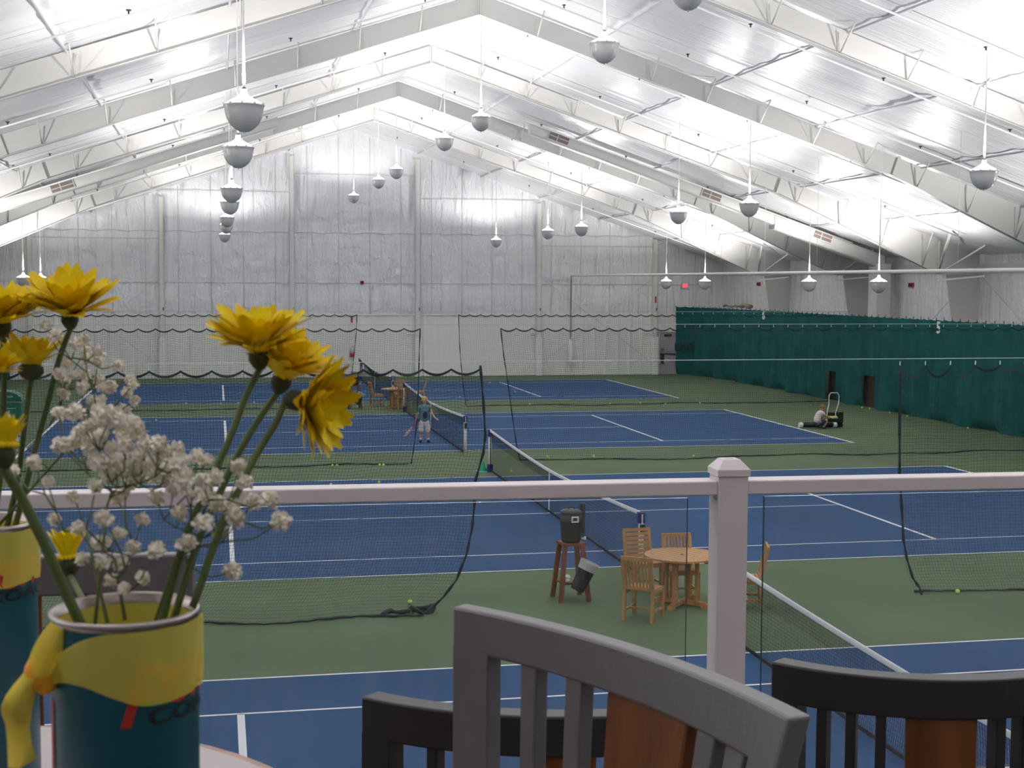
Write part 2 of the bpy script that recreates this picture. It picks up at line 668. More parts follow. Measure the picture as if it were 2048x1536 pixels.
# drop pipe and the long main along the hall
o = empty('drop_pipe', (10.94, YW-.2, 0), 0, 'cream pipe dropping down the back wall with padded white foot', 'pipe')
mb = MB()
mb.tube([(0, 0, .5), (0, 0, 5.03), (0, -.15, 5.05)], .05, 10)
mb.build('pipe_section', M['pipe'], o)
mb = MB()
mb.lathe([(.02, .42), (.11, .55), (.14, .9), (.15, 1.2), (.13, 1.6), (.08, 1.8), (.05, 1.82)], n=12)
mb.build('padding', M['pad'], o)
mb = MB()
mb.tube([(10.94, YW-.35, 5.05), (10.94, -30, 5.05)], .052, 10)
for y_ in np.arange(24, -30, -4.1):
    mb.tube([(10.94, y_, 5.05), (10.94, y_, roofz(10.94)-.05)], .006, 4)
tag(mb.build('sprinkler_main', M['pipe'], loc=(10.94, 0, 5.05)), 'long cream pipe running level through the hall at eave height', 'pipe')

# sprinkler branch pipes
for j, yp in enumerate((-18.9, -14.6, -10.4, -6.3, -2.2, 2.0, 5.72, 10.9, 13.9, 18.2, 22.0)):
    where = ['nearest the viewer', 'second from the viewer', 'third from the viewer', 'just this side of the middle frame', 'just beyond the middle frame', 'beside the far grilles, near side',
             'running over the air duct', 'beyond the air duct', 'over the near edge of the far court', 'over the far court', 'closest to the back wall'][j]
    o = empty('sprinkler_pipe', (0, yp, 0), 0, 'thin white sprinkler pipe following the roof slope, '+where, 'sprinkler pipe', 'sprinkler pipes under the ceiling')
    mb = MB()
    mb.tube([(-17, 0, roofz(17)-.17), (0, 0, RZ-.2), (17, 0, roofz(17)-.17)], .024, 6)
    mb.build('pipe_section', M['pipe'], o)
    for sx in (-1, 1):
        for x in (1.7, 4.87, 8.04, 11.2, 14.35):
            mb = MB()
            mb.tube([(sx*x, 0, roofz(x)-.19), (sx*x, 0, roofz(x)-.11)], .016, 6)
            mb.lathe([(0, .0), (.045, .01), (.045, .03), (0, .03)], (sx*x, 0, roofz(x)-.12), 8)
            mb.build('sprinkler_head', M['dark'], o)

# ---------------------------------------------------------------- air ducts
for sx in (-1, 1):
    o = empty('air_duct', (sx*11, 6.1, roofz(11)), 0, ('white air duct with a grille climbing the roof on the left' if sx < 0 else 'white air duct with three grilles climbing the roof on the right'), 'air duct')

    def dz(x):
        return roofz(x)-.36-roofz(11)

    def sect(x0, x1, h, wy, yo=0.):
        mb = MB()
        P = []
        for x in (x0, x1):
            ring = []
            for j in range(16):
                t = 2*PI*j/16
                cx, cz = math.cos(t), math.sin(t)
                ring.append((sx*(x-11), yo + wy/2*math.copysign(abs(cx)**.35, cx), dz(x)-(h-.42)/2 + h/2*math.copysign(abs(cz)**.35, cz)))
            ring.append(ring[0])
            P.append(ring)
        mb.grid(P)
        mb.add(P[0][:16], [tuple(range(16))])
        mb.add(P[1][:16], [tuple(range(15, -1, -1))])
        return mb
    sect(4.5, 13.9, .40, .5).build('duct_run', M['steel'], o)
    sect(13.9, 18.4, .56, .6).build('duct_run', M['steel'], o)
    mb = MB()
    mb.box((sx*(18.35-11), 0, 2.75-roofz(11)), (.62, .7, 5.5))
    mb.build('duct_riser', M['steel'], o, bevel=.04)
    for x in ((5.55, 11.4, 15.8) if sx > 0 else (11.7,)):
        mb = MB()
        ry = sx*math.atan(1/3)
        yy = -.27 if x < 14 else -.37
        mb.box((sx*(x-11), yy, dz(x)+.02), (.82, .02, .32), ry=ry, mi=1)
        mb.box((sx*(x-11), yy-.012, dz(x)+.02), (.74, .02, .25), ry=ry, mi=0)
        mb.box((sx*(x-11)+.02, yy-.02, dz(x)+.02), (.74, .02, .025), ry=ry, mi=1)
        mb.box((sx*(x-11)-.06, yy-.02, dz(x)+.02), (.03, .02, .25), ry=ry, mi=1)
        mb.build('grille', [M['grille'], M['steel']], o)


# ---------------------------------------------------------------- lamps
def make_lamp():
    o = empty('pendant_lamp')
    mb = MB()
    R = .265
    prof = [(R+.008, .012), (R+.008, 0), (R, -.012), (R-.008, -.08), (R-.03, -.17), (R-.075, -.25), (R-.14, -.31), (.06, -.345), (0, -.35)]
    mb.lathe(prof, n=28)
    mb.lathe([(.012, -.37), (.012, -.345)], n=8)
    mb.build('lamp_bowl', M['bowl'], o)
    mb = MB()
    mb.lathe([(R+.012, -.004), (R+.012, .014), (R-.01, .016)], n=28)
    for j in range(10):
        a = 2*PI*j/10+.2
        mb.box((math.cos(a)*(R+.0), math.sin(a)*(R+.0), .018), (.035, .02, .03), rz=a)
    mb.build('rim_ring', M['strut'], o)
    mb = MB()
    mb.lathe([(R-.012, .01), (R-.03, .04), (R-.09, .075), (R-.15, .105), (.065, .14), (.045, .17), (.04, .22), (0, .22)], n=28)
    mb.build('lamp_cover', M['lens'], o)
    mb = MB()
    mb.lathe([(.03, .222), (.03, .235), (.0, .235)], n=12)
    mb.build('socket', M['dark'], o)
    return o


def pendant(x, y, z, label, group, pw=1.0):
    global lamp0, lamp_used
    if not lamp_used:
        o = lamp0
        lamp_used = True
    else:
        o = copy_tree(lamp0)
    o.location = (x, y, z)
    tag(o, label, 'lamp', group)
    mb = MB()
    h = roofz(x)-z-.04
    mb.tube([(0, 0, .235), (0, 0, .9), (0, 0, h)], [.021, .014, .010], 8)
    mb.build('hanging_rod', M['pipe'], o)
    ld = bpy.data.lights.new('lamp_light', 'SPOT')
    ld.energy = LAMP_W*pw*(.5 if y > 22 else 1.0)*(.64 if abs(x) < 1 else 1.1 if abs(x) > 12 else .84)
    ld.spot_size = math.radians(166)
    ld.spot_blend = .10
    # the reflector throws more light sideways than straight up, so the ceiling is lit evenly
    ld.use_nodes = True
    nt = ld.node_tree
    em = nt.nodes['Emission']
    tcn = nt.nodes.new('ShaderNodeTexCoord')
    sp = nt.nodes.new('ShaderNodeSeparateXYZ')
    nt.links.new(tcn.outputs['Normal'], sp.inputs[0])
    ab = nt.nodes.new('ShaderNodeMath')
    ab.operation = 'ABSOLUTE'
    nt.links.new(sp.outputs['Z'], ab.inputs[0])
    cv = nt.nodes.new('ShaderNodeValToRGB')
    cv.color_ramp.interpolation = 'B_SPLINE'
    el = cv.color_ramp.elements
    el[0].position = .16
    el[0].color = (.02, .02, .02, 1)
    el[1].position = 1.0
    el[1].color = (.25, .25, .25, 1)
    for p_, v_ in ((.30, .45), (.42, 1.0), (.55, .80), (.75, .44)):
        e_ = el.new(p_)
        e_.color = (v_, v_, v_, 1)
    nt.links.new(ab.outputs[0], cv.inputs[0])
    mu = nt.nodes.new('ShaderNodeMath')
    mu.operation = 'MULTIPLY'
    mu.inputs[1].default_value = 4.0
    nt.links.new(cv.outputs[0], mu.inputs[0])
    nt.links.new(mu.outputs[0], em.inputs['Strength'])
    ld.shadow_soft_size = .13
    ld.color = (1.0, .97, .975)
    lo = bpy.data.objects.new('lamp_light', ld)
    sc.collection.objects.link(lo)
    lo.parent = o
    lo.location = (0, 0, .30)
    lo.rotation_euler = (PI, 0, 0)
    return o


lamp0 = make_lamp()
index_children()
lamp_used = False
G = 'domed pendant lamps over the courts'
rowL = [(-24.7, 7.07), (-19.2, 7.01), (-8.2, 7.0), (-2.7, 6.96), (8.3, 7.0), (13.6, 6.93), (24.3, 6.8)]
lab = ['largest lamp of the left row, at its top', 'second lamp of the left row, just below the largest', 'third lamp down the left row', 'fourth lamp down the left row, partly hidden behind the third',
       'fifth lamp down the left row', 'sixth lamp of the left row, almost hidden behind the fifth', 'smallest and lowest lamp of the left row']
for (y, z), l in zip(rowL, lab):
    pendant(-6.23 if y < 24 else -6.24, y if y < 24 else 22.8, z if y < 24 else 6.83, 'grey domed '+l, G)
row2 = [(.29, -19.2, 9.03), (.07, -8.2, 8.93), (0, -2.7, 8.92), (-.05, 8.3, 8.86), (-.12, 13.6, 8.84), (-.26, 22.8, 8.73)]
lab = ['highest lamp near the top edge, right of the ridge', 'second lamp down the ridge row', 'third lamp down the ridge row', 'fourth lamp down the ridge row', 'fifth lamp down the ridge row', 'smallest lamp of the ridge row, by the gable']
for (x, y, z), l in zip(row2, lab):
    pendant(x, y, z, 'grey domed '+l, G)
row3 = [(7.9, -19.2, 6.9), (7.41, -8.2, 6.85), (7.26, -2.7, 6.87), (7.06, 8.3, 6.83), (6.99, 13.6, 6.86), (6.59, 22.8, 6.72)]
lab = ['large lamp at the right edge of the picture', 'lamp below the right hand grilles, second of the right row', 'third lamp of the right row, left of the second', 'fourth lamp of the right row, before the back wall',
       'fifth lamp of the right row, before the back wall', 'smallest lamp of the right row, before the back wall']
for (x, y, z), l in zip(row3, lab):
    pendant(x, y, z, 'grey domed '+l, G)
for (x, y), l in zip(((13.95, -2.7), (14.0, 2.8), (13.95, 13.6), (14.0, 19.1), (-14.0, 13.6), (-14.0, 19.1)),
                     ('low lamp at eave height, rightmost of four', 'low lamp at eave height, second from the right of four', 'low lamp at eave height, right of the red exit sign', 'low lamp at eave height, left of the red exit sign',
                      'low lamp at the far left edge, above the daisies', 'low lamp touching the upper left daisy')):
    pendant(x, y, 4.78, 'grey domed '+l, G)
# rows go on beyond the picture; row behind camera added to brighten balcony
for (x, y, z) in ((0, -24.7, 8.95), (7.6, -24.7, 6.9), (-6.23, -35.6, 7.0), (0, -35.6, 8.9), (7.6, -35.6, 6.9), (-14, -13.7, 4.8), (-14, -19.2, 4.8), (14, -13.7, 4.8), (14, -19.2, 4.8), (-14, -2.7, 4.8), (-14, 2.8, 4.8),
                  (-14, -30.2, 4.8), (14, -30.2, 4.8), (14, -35.7, 4.8), (-14, -35.7, 4.8), (-6.23, -41.1, 7.0), (0, -41.1, 8.9), (7.6, -41.1, 6.9), (-14, -41.2, 4.9), (14, -41.2, 4.9), (-6.23, -46.6, 7.0), (0, -46.6, 8.9), (7.6, -46.6, 6.9), (-13.2, -46.6, 5.6)):
    pendant(x, y, z, 'unseen grey domed lamp hanging outside the picture', 'lamps outside the picture', .20 if y < -45 else 1.0)


# ---------------------------------------------------------------- side curtains
def curtain(path, ztop, name, label, cat, holes=(), sway=.10, seed=1):
    rnd = random.Random(seed)
    pts = [Vector((p[0], p[1])) for p in path]
    seg = [0]
    for a, b in zip(pts, pts[1:]):
        seg.append(seg[-1]+(b-a).length)
    T = seg[-1]
    n = int(T/.09)
    nz = 26
    ph = [rnd.uniform(0, 6.28) for _ in range(6)]
    rows = [[] for _ in range(nz+1)]
    svals = []
    for i in range(n+1):
        s_ = T*i/n
        k = max(j for j in range(len(seg)) if seg[j] <= s_+1e-9)
        k = min(k, len(pts)-2)
        q = (s_-seg[k])/(seg[k+1]-seg[k])
        c = pts[k].lerp(pts[k+1], q)
        d = (pts[k+1]-pts[k]).normalized()
        nn = Vector((-d.y, d.x))
        svals.append((s_, c))
        base = .5*math.sin(s_*1.3+ph[0]) + .35*math.sin(s_*2.9+ph[1]) + .25*math.sin(s_*5.7+ph[2]) + .12*math.sin(s_*13+ph[3])
        for j in range(nz+1):
            v = j/nz
            z = ztop(c)*(1-v)
            amp = sway*(.25+1.1*v)
            off = base*amp + .02*math.sin(s_*3.0+v*5+ph[4])
            if v > .93:
                off += .12*(v-.93)/.07*(math.sin(s_*2.2+ph[5])+.5)
            sag = .035*abs(math.sin(s_*PI/.5)) if j == 0 else 0
            rows[j].append((c.x+nn.x*off, c.y+nn.y*off, max(z-sag, .01)))
    mb = MB()
    b = n+1
    vs = [p for r_ in rows for p in r_]
    fs = []
    for j in range(nz):
        for i in range(n):
            s_, c = svals[i]
            zc = ztop(c)*(1-(j+.5)/nz)
            if any(h0 < c.y < h1 and zz0 < zc < zz1 for (h0, h1, zz0, zz1) in holes):
                continue
            fs.append((j*b+i, j*b+i+1, (j+1)*b+i+1, (j+1)*b+i))
    mb.add(vs, fs, 0, True)
    loc = (pts[0].x, pts[0].y, 0)
    root = empty(name, loc, 0, label, cat)
    inv = Vector(loc)
    mb.v = [(v[0]-inv.x, v[1]-inv.y, v[2]) for v in mb.v]
    mb.build('cloth', M['teal'], root)
    # cable and hooks
    mb = MB()
    cab = [(c.x-inv.x, c.y-inv.y, ztop(c)+.05) for s_, c in svals[::20]]
    mb.tube(cab, .008, 5)
    mb.build('cable', M['strut'], root)
    mb = MB()
    for s_, c in svals[::6]:
        mb.box((c.x-inv.x, c.y-inv.y, ztop(c)+.02), (.02, .02, .10))
    h = mb.build('hooks', M['dark'], root)
    h['kind'] = 'stuff'
    return root


base = [at(px, py, 2, 0) for px, py in ((1345, 750), (1372, 750), (1420, 755), (1488, 766), (1562, 778), (1649, 799), (1700, 809), (1745, 812), (1797, 825), (1882, 842), (1958, 859), (2048, 876))]
path = [(16.45, 25.0), (17.1, 24.4), (17.5, 22.4), (17.68, 18.5), (17.78, 14.9), (17.68, 12), (17.62, 8), (17.68, 5.5), (17.70, 0), (17.66, -5), (17.66, -12), (17.66, -30)]
HOLES = ((8.2, 9.25, .05, 1.2), (5.05, 6.05, 0.05, 1.2))
cr = curtain(path, lambda c: 3.50 if c.y > -20 else 3.5, 'backdrop_curtain', 'long teal fabric curtain along the right side wall', 'curtain', HOLES, seed=4)
# EXIT and court numbers on the curtain


def letters(body, size, P, ang, m, parent, name, extr=.004):
    vs, fs = text_mesh(body, size, extr, .035)
    mb = MB()
    ca, sa = math.cos(ang), math.sin(ang)
    ox, oy = parent.location.x, parent.location.y
    for v in vs:
        pass
    mb.add([(P[0]+v[0]*ca - v[2]*sa-ox, P[1]+v[0]*sa + v[2]*ca-oy, P[2]+v[1]) for v in vs], fs)
    return mb.build(name, m, parent)


letters('EXIT', .52, (16.74, 24.35, 1.26), -.60, M['blackt'], cr, 'exit_lettering')
letters('5', .55, (17.48, -.1, 3.06), -PI/2, M['white'], cr, 'number_five')
letters('6', .55, (17.58, 15.9, 3.10), -PI/2+.1, M['white'], cr, 'number_six')
# bunched cloth lying along the top of the curtain near the corner
rn = random.Random(8)
mb = MB()
pts = [(0, 2.6-i*.26, .03*math.sin(i*1.3)+(.05 if i > 7 else 0)) for i in range(15)]
mb.tube(pts, [.05+.06*(i > 8)+.02*math.sin(i*2.1) for i in range(15)], 8)
for i in range(7):
    mb.ball((rn.uniform(-.04, .04), rn.uniform(-.9, .3), rn.uniform(.03, .12)), rn.uniform(.05, .10), 7, 5, sc3=(.8, 1.6, .7))
o = mb.build('bunched_cloth', mat('tan_cloth', (.30, .27, .18), .9, noise=.6, nscale=3))
o.location = (17.72, 18.8, 3.60)
tag(o, 'bunched tan cloth lying along the top of the teal curtain near the corner', 'cloth')
# dark openings behind the curtain
for (y0, y1, l) in ((8.15, 9.3, 'left of two dark low openings in the teal curtain, behind the ball cart handle'), (5.0, 6.1, 'right of two dark low openings in the teal curtain')):
    mb = MB()
    mb.box((0, 0, .62), (.05, y1-y0+.3, 1.24))
    mb.box((-.03, (y1-y0)/2, .62), (.1, .05, 1.24))
    mb.box((-.03, -(y1-y0)/2, .62), (.1, .05, 1.24))
    mb.box((-.03, 0, 1.2), (.1, y1-y0, .06))
    o = mb.build('wall_hatch', M['brown'])
    o.location = (17.90, (y0+y1)/2, 0)
    tag(o, l, 'hatch')
cl = curtain([(-16.2, 25.2), (-16.9, 24.8), (-17.4, 22), (-17.5, 15), (-17.5, 8), (-17.6, 0), (-17.6, -10)], lambda c: 3.5, 'backdrop_curtain', 'teal fabric curtain at the far left edge behind the daisies', 'curtain', seed=9)


# ---------------------------------------------------------------- divider nets
def edge_fn(pts):      # pts (z, x) falling z
    zs_ = [p[0] for p in pts][::-1]
    xs_ = [p[1] for p in pts][::-1]
    return lambda z: float(np.interp(z, zs_, xs_))


def ribbon_grid(V, i0, j0, i1, j1, W, D):
    """thin flat strands along the listed grid edges; V (a,b,3)"""
    A = V[i0, j0]
    B = V[i1, j1]
    return A, B


def strands(P, wv, name, m, parent, halfw, step_i=1, step_j=1):
    """P[i,j,3]: i along, j down. Every column and row becomes a chain of thin ribbons facing -y"""
    a, b = P.shape[0], P.shape[1]
    V, F = [], []
    base_ = 0
    # columns: ribbon offset in x
    off = np.array([halfw, 0, 0])
    L_ = P - off
    R_ = P + off
    idx = np.arange(a*b).reshape(a, b)
    V.append(L_.reshape(-1, 3))
    V.append(R_.reshape(-1, 3))
    q = a*b
    f = np.stack([idx[:, :-1], idx[:, :-1]+q, idx[:, 1:]+q, idx[:, 1:]], -1).reshape(-1, 4)
    F.append(f)
    off = np.array([0, 0, halfw])
    V.append((P-off).reshape(-1, 3))
    V.append((P+off).reshape(-1, 3))
    f = np.stack([idx[:-1, :]+2*q, idx[1:, :]+2*q, idx[1:, :]+3*q, idx[:-1, :]+3*q], -1).reshape(-1, 4)
    F.append(f)
    V = np.concatenate(V)
    F = np.concatenate(F)
    me = bpy.data.meshes.new(name)
    me.vertices.add(len(V))
    me.vertices.foreach_set('co', V.ravel())
    me.loops.add(F.size)
    me.loops.foreach_set('vertex_index', F.ravel())
    me.polygons.add(len(F))
    me.polygons.foreach_set('loop_start', np.arange(0, F.size, 4))
    me.materials.append(m)
    me.update(calc_edges=True)
    o = bpy.data.objects.new(name, me)
    sc.collection.objects.link(o)
    o.parent = parent
    return o


def divider(Y, xwall, epx, pitch, halfw, label, rope_r, seed, hook=.41, ztop=3.5, drag=()):
    """epx: image places of the free edge rope on the plane y=Y; the other end is tied at xwall"""
    rnd = random.Random(seed)
    E_ = [at(px, py, 1, Y) for px, py in epx]
    ef = edge_fn([(max(p[2], 0), p[0]) for p in E_])
    root = empty('divider_net', (E_[0][0], Y, 0), 0, label, 'divider net', 'nets hung between the courts')
    xt = E_[0][0]
    T = abs(xt-xwall)
    n = int(T/pitch)
    nz = int(ztop/pitch)
    nh = max(1, int(T/hook))
    P = np.zeros((n+1, nz+1, 3))
    ph = [rnd.uniform(0, 6) for _ in range(6)]
    u = np.arange(n+1)/n
    for j in range(nz+1):
        v = j/nz
        z = ztop*(1-v)
        xe = ef(z)
        xs_ = xwall + (xe-xwall)*u
        xx = xwall + (xt-xwall)*u
        sag = .06*np.abs(np.sin(PI*u*nh))**1.2*(1-v)**6
        wob = .05*np.sin(xx*1.1+ph[0])+.03*np.sin(xx*2.7+ph[1])
        yy = wob*(.3+v)
        if v > .85:
            yy = yy + (v-.85)/.15*(.16*np.sin(xx*.9+ph[2])+.09*np.sin(xx*2.3+ph[3]))
        zz = z - sag + (.03*np.sin(xx*3.1+ph[4])+.02*np.sin(xx*7+ph[5]))*math.sin(PI*v)**.5*0.4
        zz = np.maximum(zz, .012)
        P[:, j, 0] = xs_ - root.location.x
        P[:, j, 1] = yy
        P[:, j, 2] = zz
    o = strands(P, 0, 'netting', M['net'], root, halfw)
    # top tape in scallops
    mb = MB()
    top, lowr = [], []
    for i in range(nh*8+1):
        q = i/(nh*8)
        x = xwall+(xt-xwall)*q - root.location.x
        k = int(q*nh)
        sg = .075*(1-(2*((q*nh) % 1)-1)**2)
        if seed == 33 and k >= nh-3:
            sg *= 2.2
        top.append((x, -.01-.012*math.sin(q*nh*PI), ztop-sg+.012))
        lowr.append((x, -.012, ztop-sg-.020))
    mb.grid([top, lowr])
    mb.build('top_tape', M['tape'], root)
    # free edge rope
    mb = MB()
    er = [(p[0]-root.location.x, -.02, max(p[2], .02)) for p in E_]
    fine = []
    for a_, b_ in zip(er, er[1:]):
        for k in range(4):
            fine.append(tuple(a_[c]+(b_[c]-a_[c])*k/4 for c in range(3)))
    fine.append(er[-1])
    rr = [rope_r*(1+.35*math.sin(i*1.7)) for i in range(len(fine))]
    mb.tube(fine, rr, 6)
    mb.build('edge_rope', M['tape'], root)
    # foot rope on the floor
    mb = MB()
    foot = [tuple(P[i, nz]) for i in range(0, n+1, max(1, int(.12/pitch)))]
    foot = [(x, y_-.02, .02+.012*abs(math.sin(i*.9))) for i, (x, y_, z_) in enumerate(foot)]
    mb.tube(foot, [.012+.010*abs(math.sin(i*.37))*abs(math.sin(i*.113+1)) for i in range(len(foot))], 5)
    mb.build('foot_rope', M['tape'], root)
    # hooks
    hm = MB()
    hm.box((0, 0, .045), (.012, .010, .06))
    h0 = None
    for k in range(nh+1):
        x = xwall+(xt-xwall)*k/nh - root.location.x
        if h0 is None:
            h0 = hm.build('hook', M['white'], root)
            c_ = h0
        else:
            c_ = h0.copy()
            sc.collection.objects.link(c_)
            c_.parent = root
        c_.location = (x, 0, ztop)
    return root


e3l = [(960, 731), (966, 800), (970, 870), (966, 905), (950, 962), (948, 1010), (943, 1060), (932, 1110), (912, 1160), (885, 1195), (850, 1226)]
e3r = [(1800, 733), (1798, 830), (1798, 945), (1802, 1010), (1806, 1080), (1812, 1115), (1824, 1155), (1838, 1175), (1842, 1193)]
e2l = [(840, 657), (838, 720), (836, 790), (832, 860), (826, 905), (822, 931)]
e2r = [(1001, 657), (1007, 710), (1016, 770), (1024, 830), (1032, 885), (1040, 921)]
e1l = [(714, 629), (712, 670), (708, 710), (704, 745), (701, 780), (698, 808)]
e1r = [(917, 629), (919, 690), (922, 730), (927, 775), (932, 811)]
divider(-24.6, -17.0, e3l, .045, .0014, 'nearest dark green divider net, left half ending in a black rope', .018, 31)
divider(-24.75, 17.4, e3r, .05, .0014, 'nearest dark green divider net, right half at the picture edge', .018, 33)
divider(-8.2, -17.2, e2l, .06, .0015, 'middle dark green divider net, left half passing the standing child', .015, 21, ztop=3.52)
divider(-8.2, 17.4, e2r, .06, .0015, 'middle dark green divider net, right half reaching the curtain', .014, 22, ztop=3.52)
divider(8.1, -17.2, e1l, .08, .0016, 'farthest divider net, left half behind the two daisies', .014, 11, ztop=3.49)
divider(8.1, 17.4, e1r, .08, .0016, 'farthest divider net, right half before the back wall', .014, 12, ztop=3.49)
for Y, z, l in ((-24.7, 3.61, 'nearest thin cable across the hall above its divider net'), (-8.2, 3.62, 'middle thin cable across the hall above its divider net'), (8.1, 3.6, 'farthest thin cable across the hall above its divider net')):
    mb = MB()
    mb.tube([(-XW+.02, 0, 0), (XW-.02, 0, 0)], .0055 if Y < -20 else .007, 5)
    o = mb.build('hanging_cable', M['strut'])
    o.location = (0, Y, z)
    tag(o, l, 'cable', 'cables carrying the divider nets')
# bundled rope at the end of the nearest net
mb = MB()
c0 = at(845, 1225, 2, 0)
pts = []
for i in range(26):
    t = i/25
    pts.append((-.55+.75*t+.05*math.sin(t*17), .06*math.sin(t*11)+(.18*t), .035+.03*abs(math.sin(t*9))))
mb.tube(pts, [.02+.02*abs(math.sin(i*.8)) for i in range(26)], 6)
pts = [(.05+.17*math.cos(t), .1+.09*math.sin(t*1.0), .05+.05*math.sin(t*2+1)) for t in np.linspace(0, 9, 22)]
mb.tube(pts, .028, 6)
o = mb.build('net_bundle', M['net'])
o.location = (c0[0]-.05, c0[1]-.12, 0)
tag(o, 'tangled heap of dark net and rope end beside a ball on the green floor', 'net heap')


# ---------------------------------------------------------------- court nets
def court_net(Y, label, pitch=.045, hw=.0016, lod=0):
    root = empty('tennis_net', (0, Y, 0), 0, label, 'tennis net', 'tennis nets')
    yp = 6.38

    def top(y):
        return .914 + (1.07-.914)*(abs(y)/yp)**1.6
    n = int(2*yp/pitch)
    nz = int(.86/pitch)
    P = np.zeros((n+1, nz+1, 3))
    for i in range(n+1):
        y = -yp+.08+(2*yp-.16)*i/n
        tz = top(y)-.04
        b_ = .07+.02*math.sin(y*1.7)
        for j in range(nz+1):
            v = j/nz
            P[i, j] = (.05*math.sin(PI*v)*(.6+.4*math.sin(y*.8)), y, tz+(b_-tz)*v)
    # strands here face x
    a, b = P.shape[0], P.shape[1]
    idx = np.arange(a*b).reshape(a, b)
    q = a*b
    V, F = [], []
    o1 = np.array([hw, -hw*.8, 0])
    V += [(P-o1).reshape(-1, 3), (P+o1).reshape(-1, 3)]
    F.append(np.stack([idx[:, :-1], idx[:, :-1]+q, idx[:, 1:]+q, idx[:, 1:]], -1).reshape(-1, 4))
    o2 = o1.copy()
    o1 = np.array([0, 0, hw])
    V += [(P-o1).reshape(-1, 3), (P+o1).reshape(-1, 3)]
    F.append(np.stack([idx[:-1, :]+2*q, idx[1:, :]+2*q, idx[1:, :]+3*q, idx[:-1, :]+3*q], -1).reshape(-1, 4))
    # second layer in the upper third, as woven double
    P2 = P[:, :int(nz*.34)+1].copy()
    P2[:, :, 0] += .02
    P2[:, :, 1] += pitch/2
    a2, b2 = P2.shape[0], P2.shape[1]
    idx2 = np.arange(a2*b2).reshape(a2, b2)+4*q
    o2 = o2*.6
    V += [(P2-o2).reshape(-1, 3), (P2+o2).reshape(-1, 3)]
    q2 = a2*b2
    F.append(np.stack([idx2[:, :-1], idx2[:, :-1]+q2, idx2[:, 1:]+q2, idx2[:, 1:]], -1).reshape(-1, 4))
    V = np.concatenate(V)
    F = np.concatenate(F)
    me = bpy.data.meshes.new('netting')
    me.vertices.add(len(V))
    me.vertices.foreach_set('co', V.ravel())
    me.loops.add(F.size)
    me.loops.foreach_set('vertex_index', F.ravel())
    me.polygons.add(len(F))
    me.polygons.foreach_set('loop_start', np.arange(0, F.size, 4))
    me.materials.append(M['cnet'])
    me.update(calc_edges=True)
    o = bpy.data.objects.new('netting', me)
    sc.collection.objects.link(o)
    o.parent = root
    mb = MB()
    rows = [[], [], [], [], []]
    for i in range(61):
        y = -yp+.05+(2*yp-.1)*i/60
        z = top(y)
        for k, (dx, dz_) in enumerate(((-.016, -.055), (-.016, -.004), (0, .006), (.016, -.004), (.016, -.055))):
            rows[k].append((dx, y, z+dz_))
    mb.grid(rows)
    mb.build('headband', M['band'], root)
    mb = MB()
    mb.box((0, 0, .46), (.012, .05, .90))
    mb.build('centre_strap', M['white'], root)
    mb = MB()
    mb.box((0, 0, .055), (.02, 2*yp-.2, .045))
    mb.build('bottom_band', M['cnet'], root)
    for sy in (-1, 1):
        mb = MB()
        mb.tube([(0, sy*yp, 0), (0, sy*yp, .92)], .042, 12, mi=0)
        mb.box((0, sy*yp, .98), (.105, .105, .17), mi=1)
        mb.tube([(0, sy*(yp-.09), .1), (0, sy*(yp-.07), 1.0)], .012, 6, mi=2)
        if sy < 0:
            mb.box((0, sy*yp-.07, .80), (.07, .06, .15), mi=2)
            mb.tube([(0, sy*yp-.10, .78), (.06, sy*yp-.14, .70)], .012, 6, mi=2)
            mb.box((.0, sy*yp-.055, .93), (.02, .01, .22), mi=3)
        else:
            mb.box((0, sy*yp, .1), (.13, .13, .2), mi=1)
            for k in range(7):
                mb.tube([(-.02, sy*yp-.04, .2+k*.1), (.0, sy*(yp-.09), .17+k*.1)], .006, 4, mi=2)
        mb.build('net_post', [M['post'], M['bluecap'], M['dark'], M['white']], root)
    return root


court_net(YC['a'], 'black tennis net of the farthest court, behind the far teak table', .07, .002)
court_net(YC['b'], 'black tennis net of the second court, beside the standing child', .06, .0017)
court_net(YC['c'], 'black tennis net crossing behind the railing, beside the near drinks stand', .05, .0016)
court_net(YC['d'], 'black tennis net of the nearest court, seen through the right glass pane')

# ---------------------------------------------------------------- far wall details
o = empty('fire_extinguisher', (-.13, YW-.12, 1.0), 0, 'red and silver fire extinguisher on the far wall left of the far net', 'fire extinguisher')
mb = MB()
mb.lathe([(0, 0), (.085, .0), (.09, .03), (.09, .2), (.0, .2)], n=14)
mb.build('base_section', M['red'], o)
mb = MB()
mb.lathe([(.09, .2), (.09, .38), (.06, .44), (.02, .46), (.02, .5), (0, .5)], n=14)
mb.box((.05, 0, .49), (.12, .03, .03))
mb.build('cylinder_body', mat('extinguisher_silver', (.5, .5, .5), .3, metal=.6), o)
mb = MB()
mb.box((0, 0, 0), (.13, .015, .42))
mb.box((0, -.01, .02), (.09, .01, .28), mi=1)
o = mb.build('extinguisher_sign', [M['white'], M['red']])
o.location = (-.13, YW-.05, 2.80)
tag(o, 'narrow red and white sign on the wall above the fire extinguisher', 'sign')
for (x, y, z, s, l) in ((.37, YW-.1, 4.65, .17, 'small red fire alarm box high on the back wall'),):
    mb = MB()
    mb.box((0, 0, 0), (s, .08, s))
    mb.box((0, -.045, .01), (s*.6, .02, s*.5), mi=1)
    o = mb.build('alarm_box', [M['red'], M['brown']], bevel=.01)
    o.location = (x, y, z)
    tag(o, l, 'alarm')
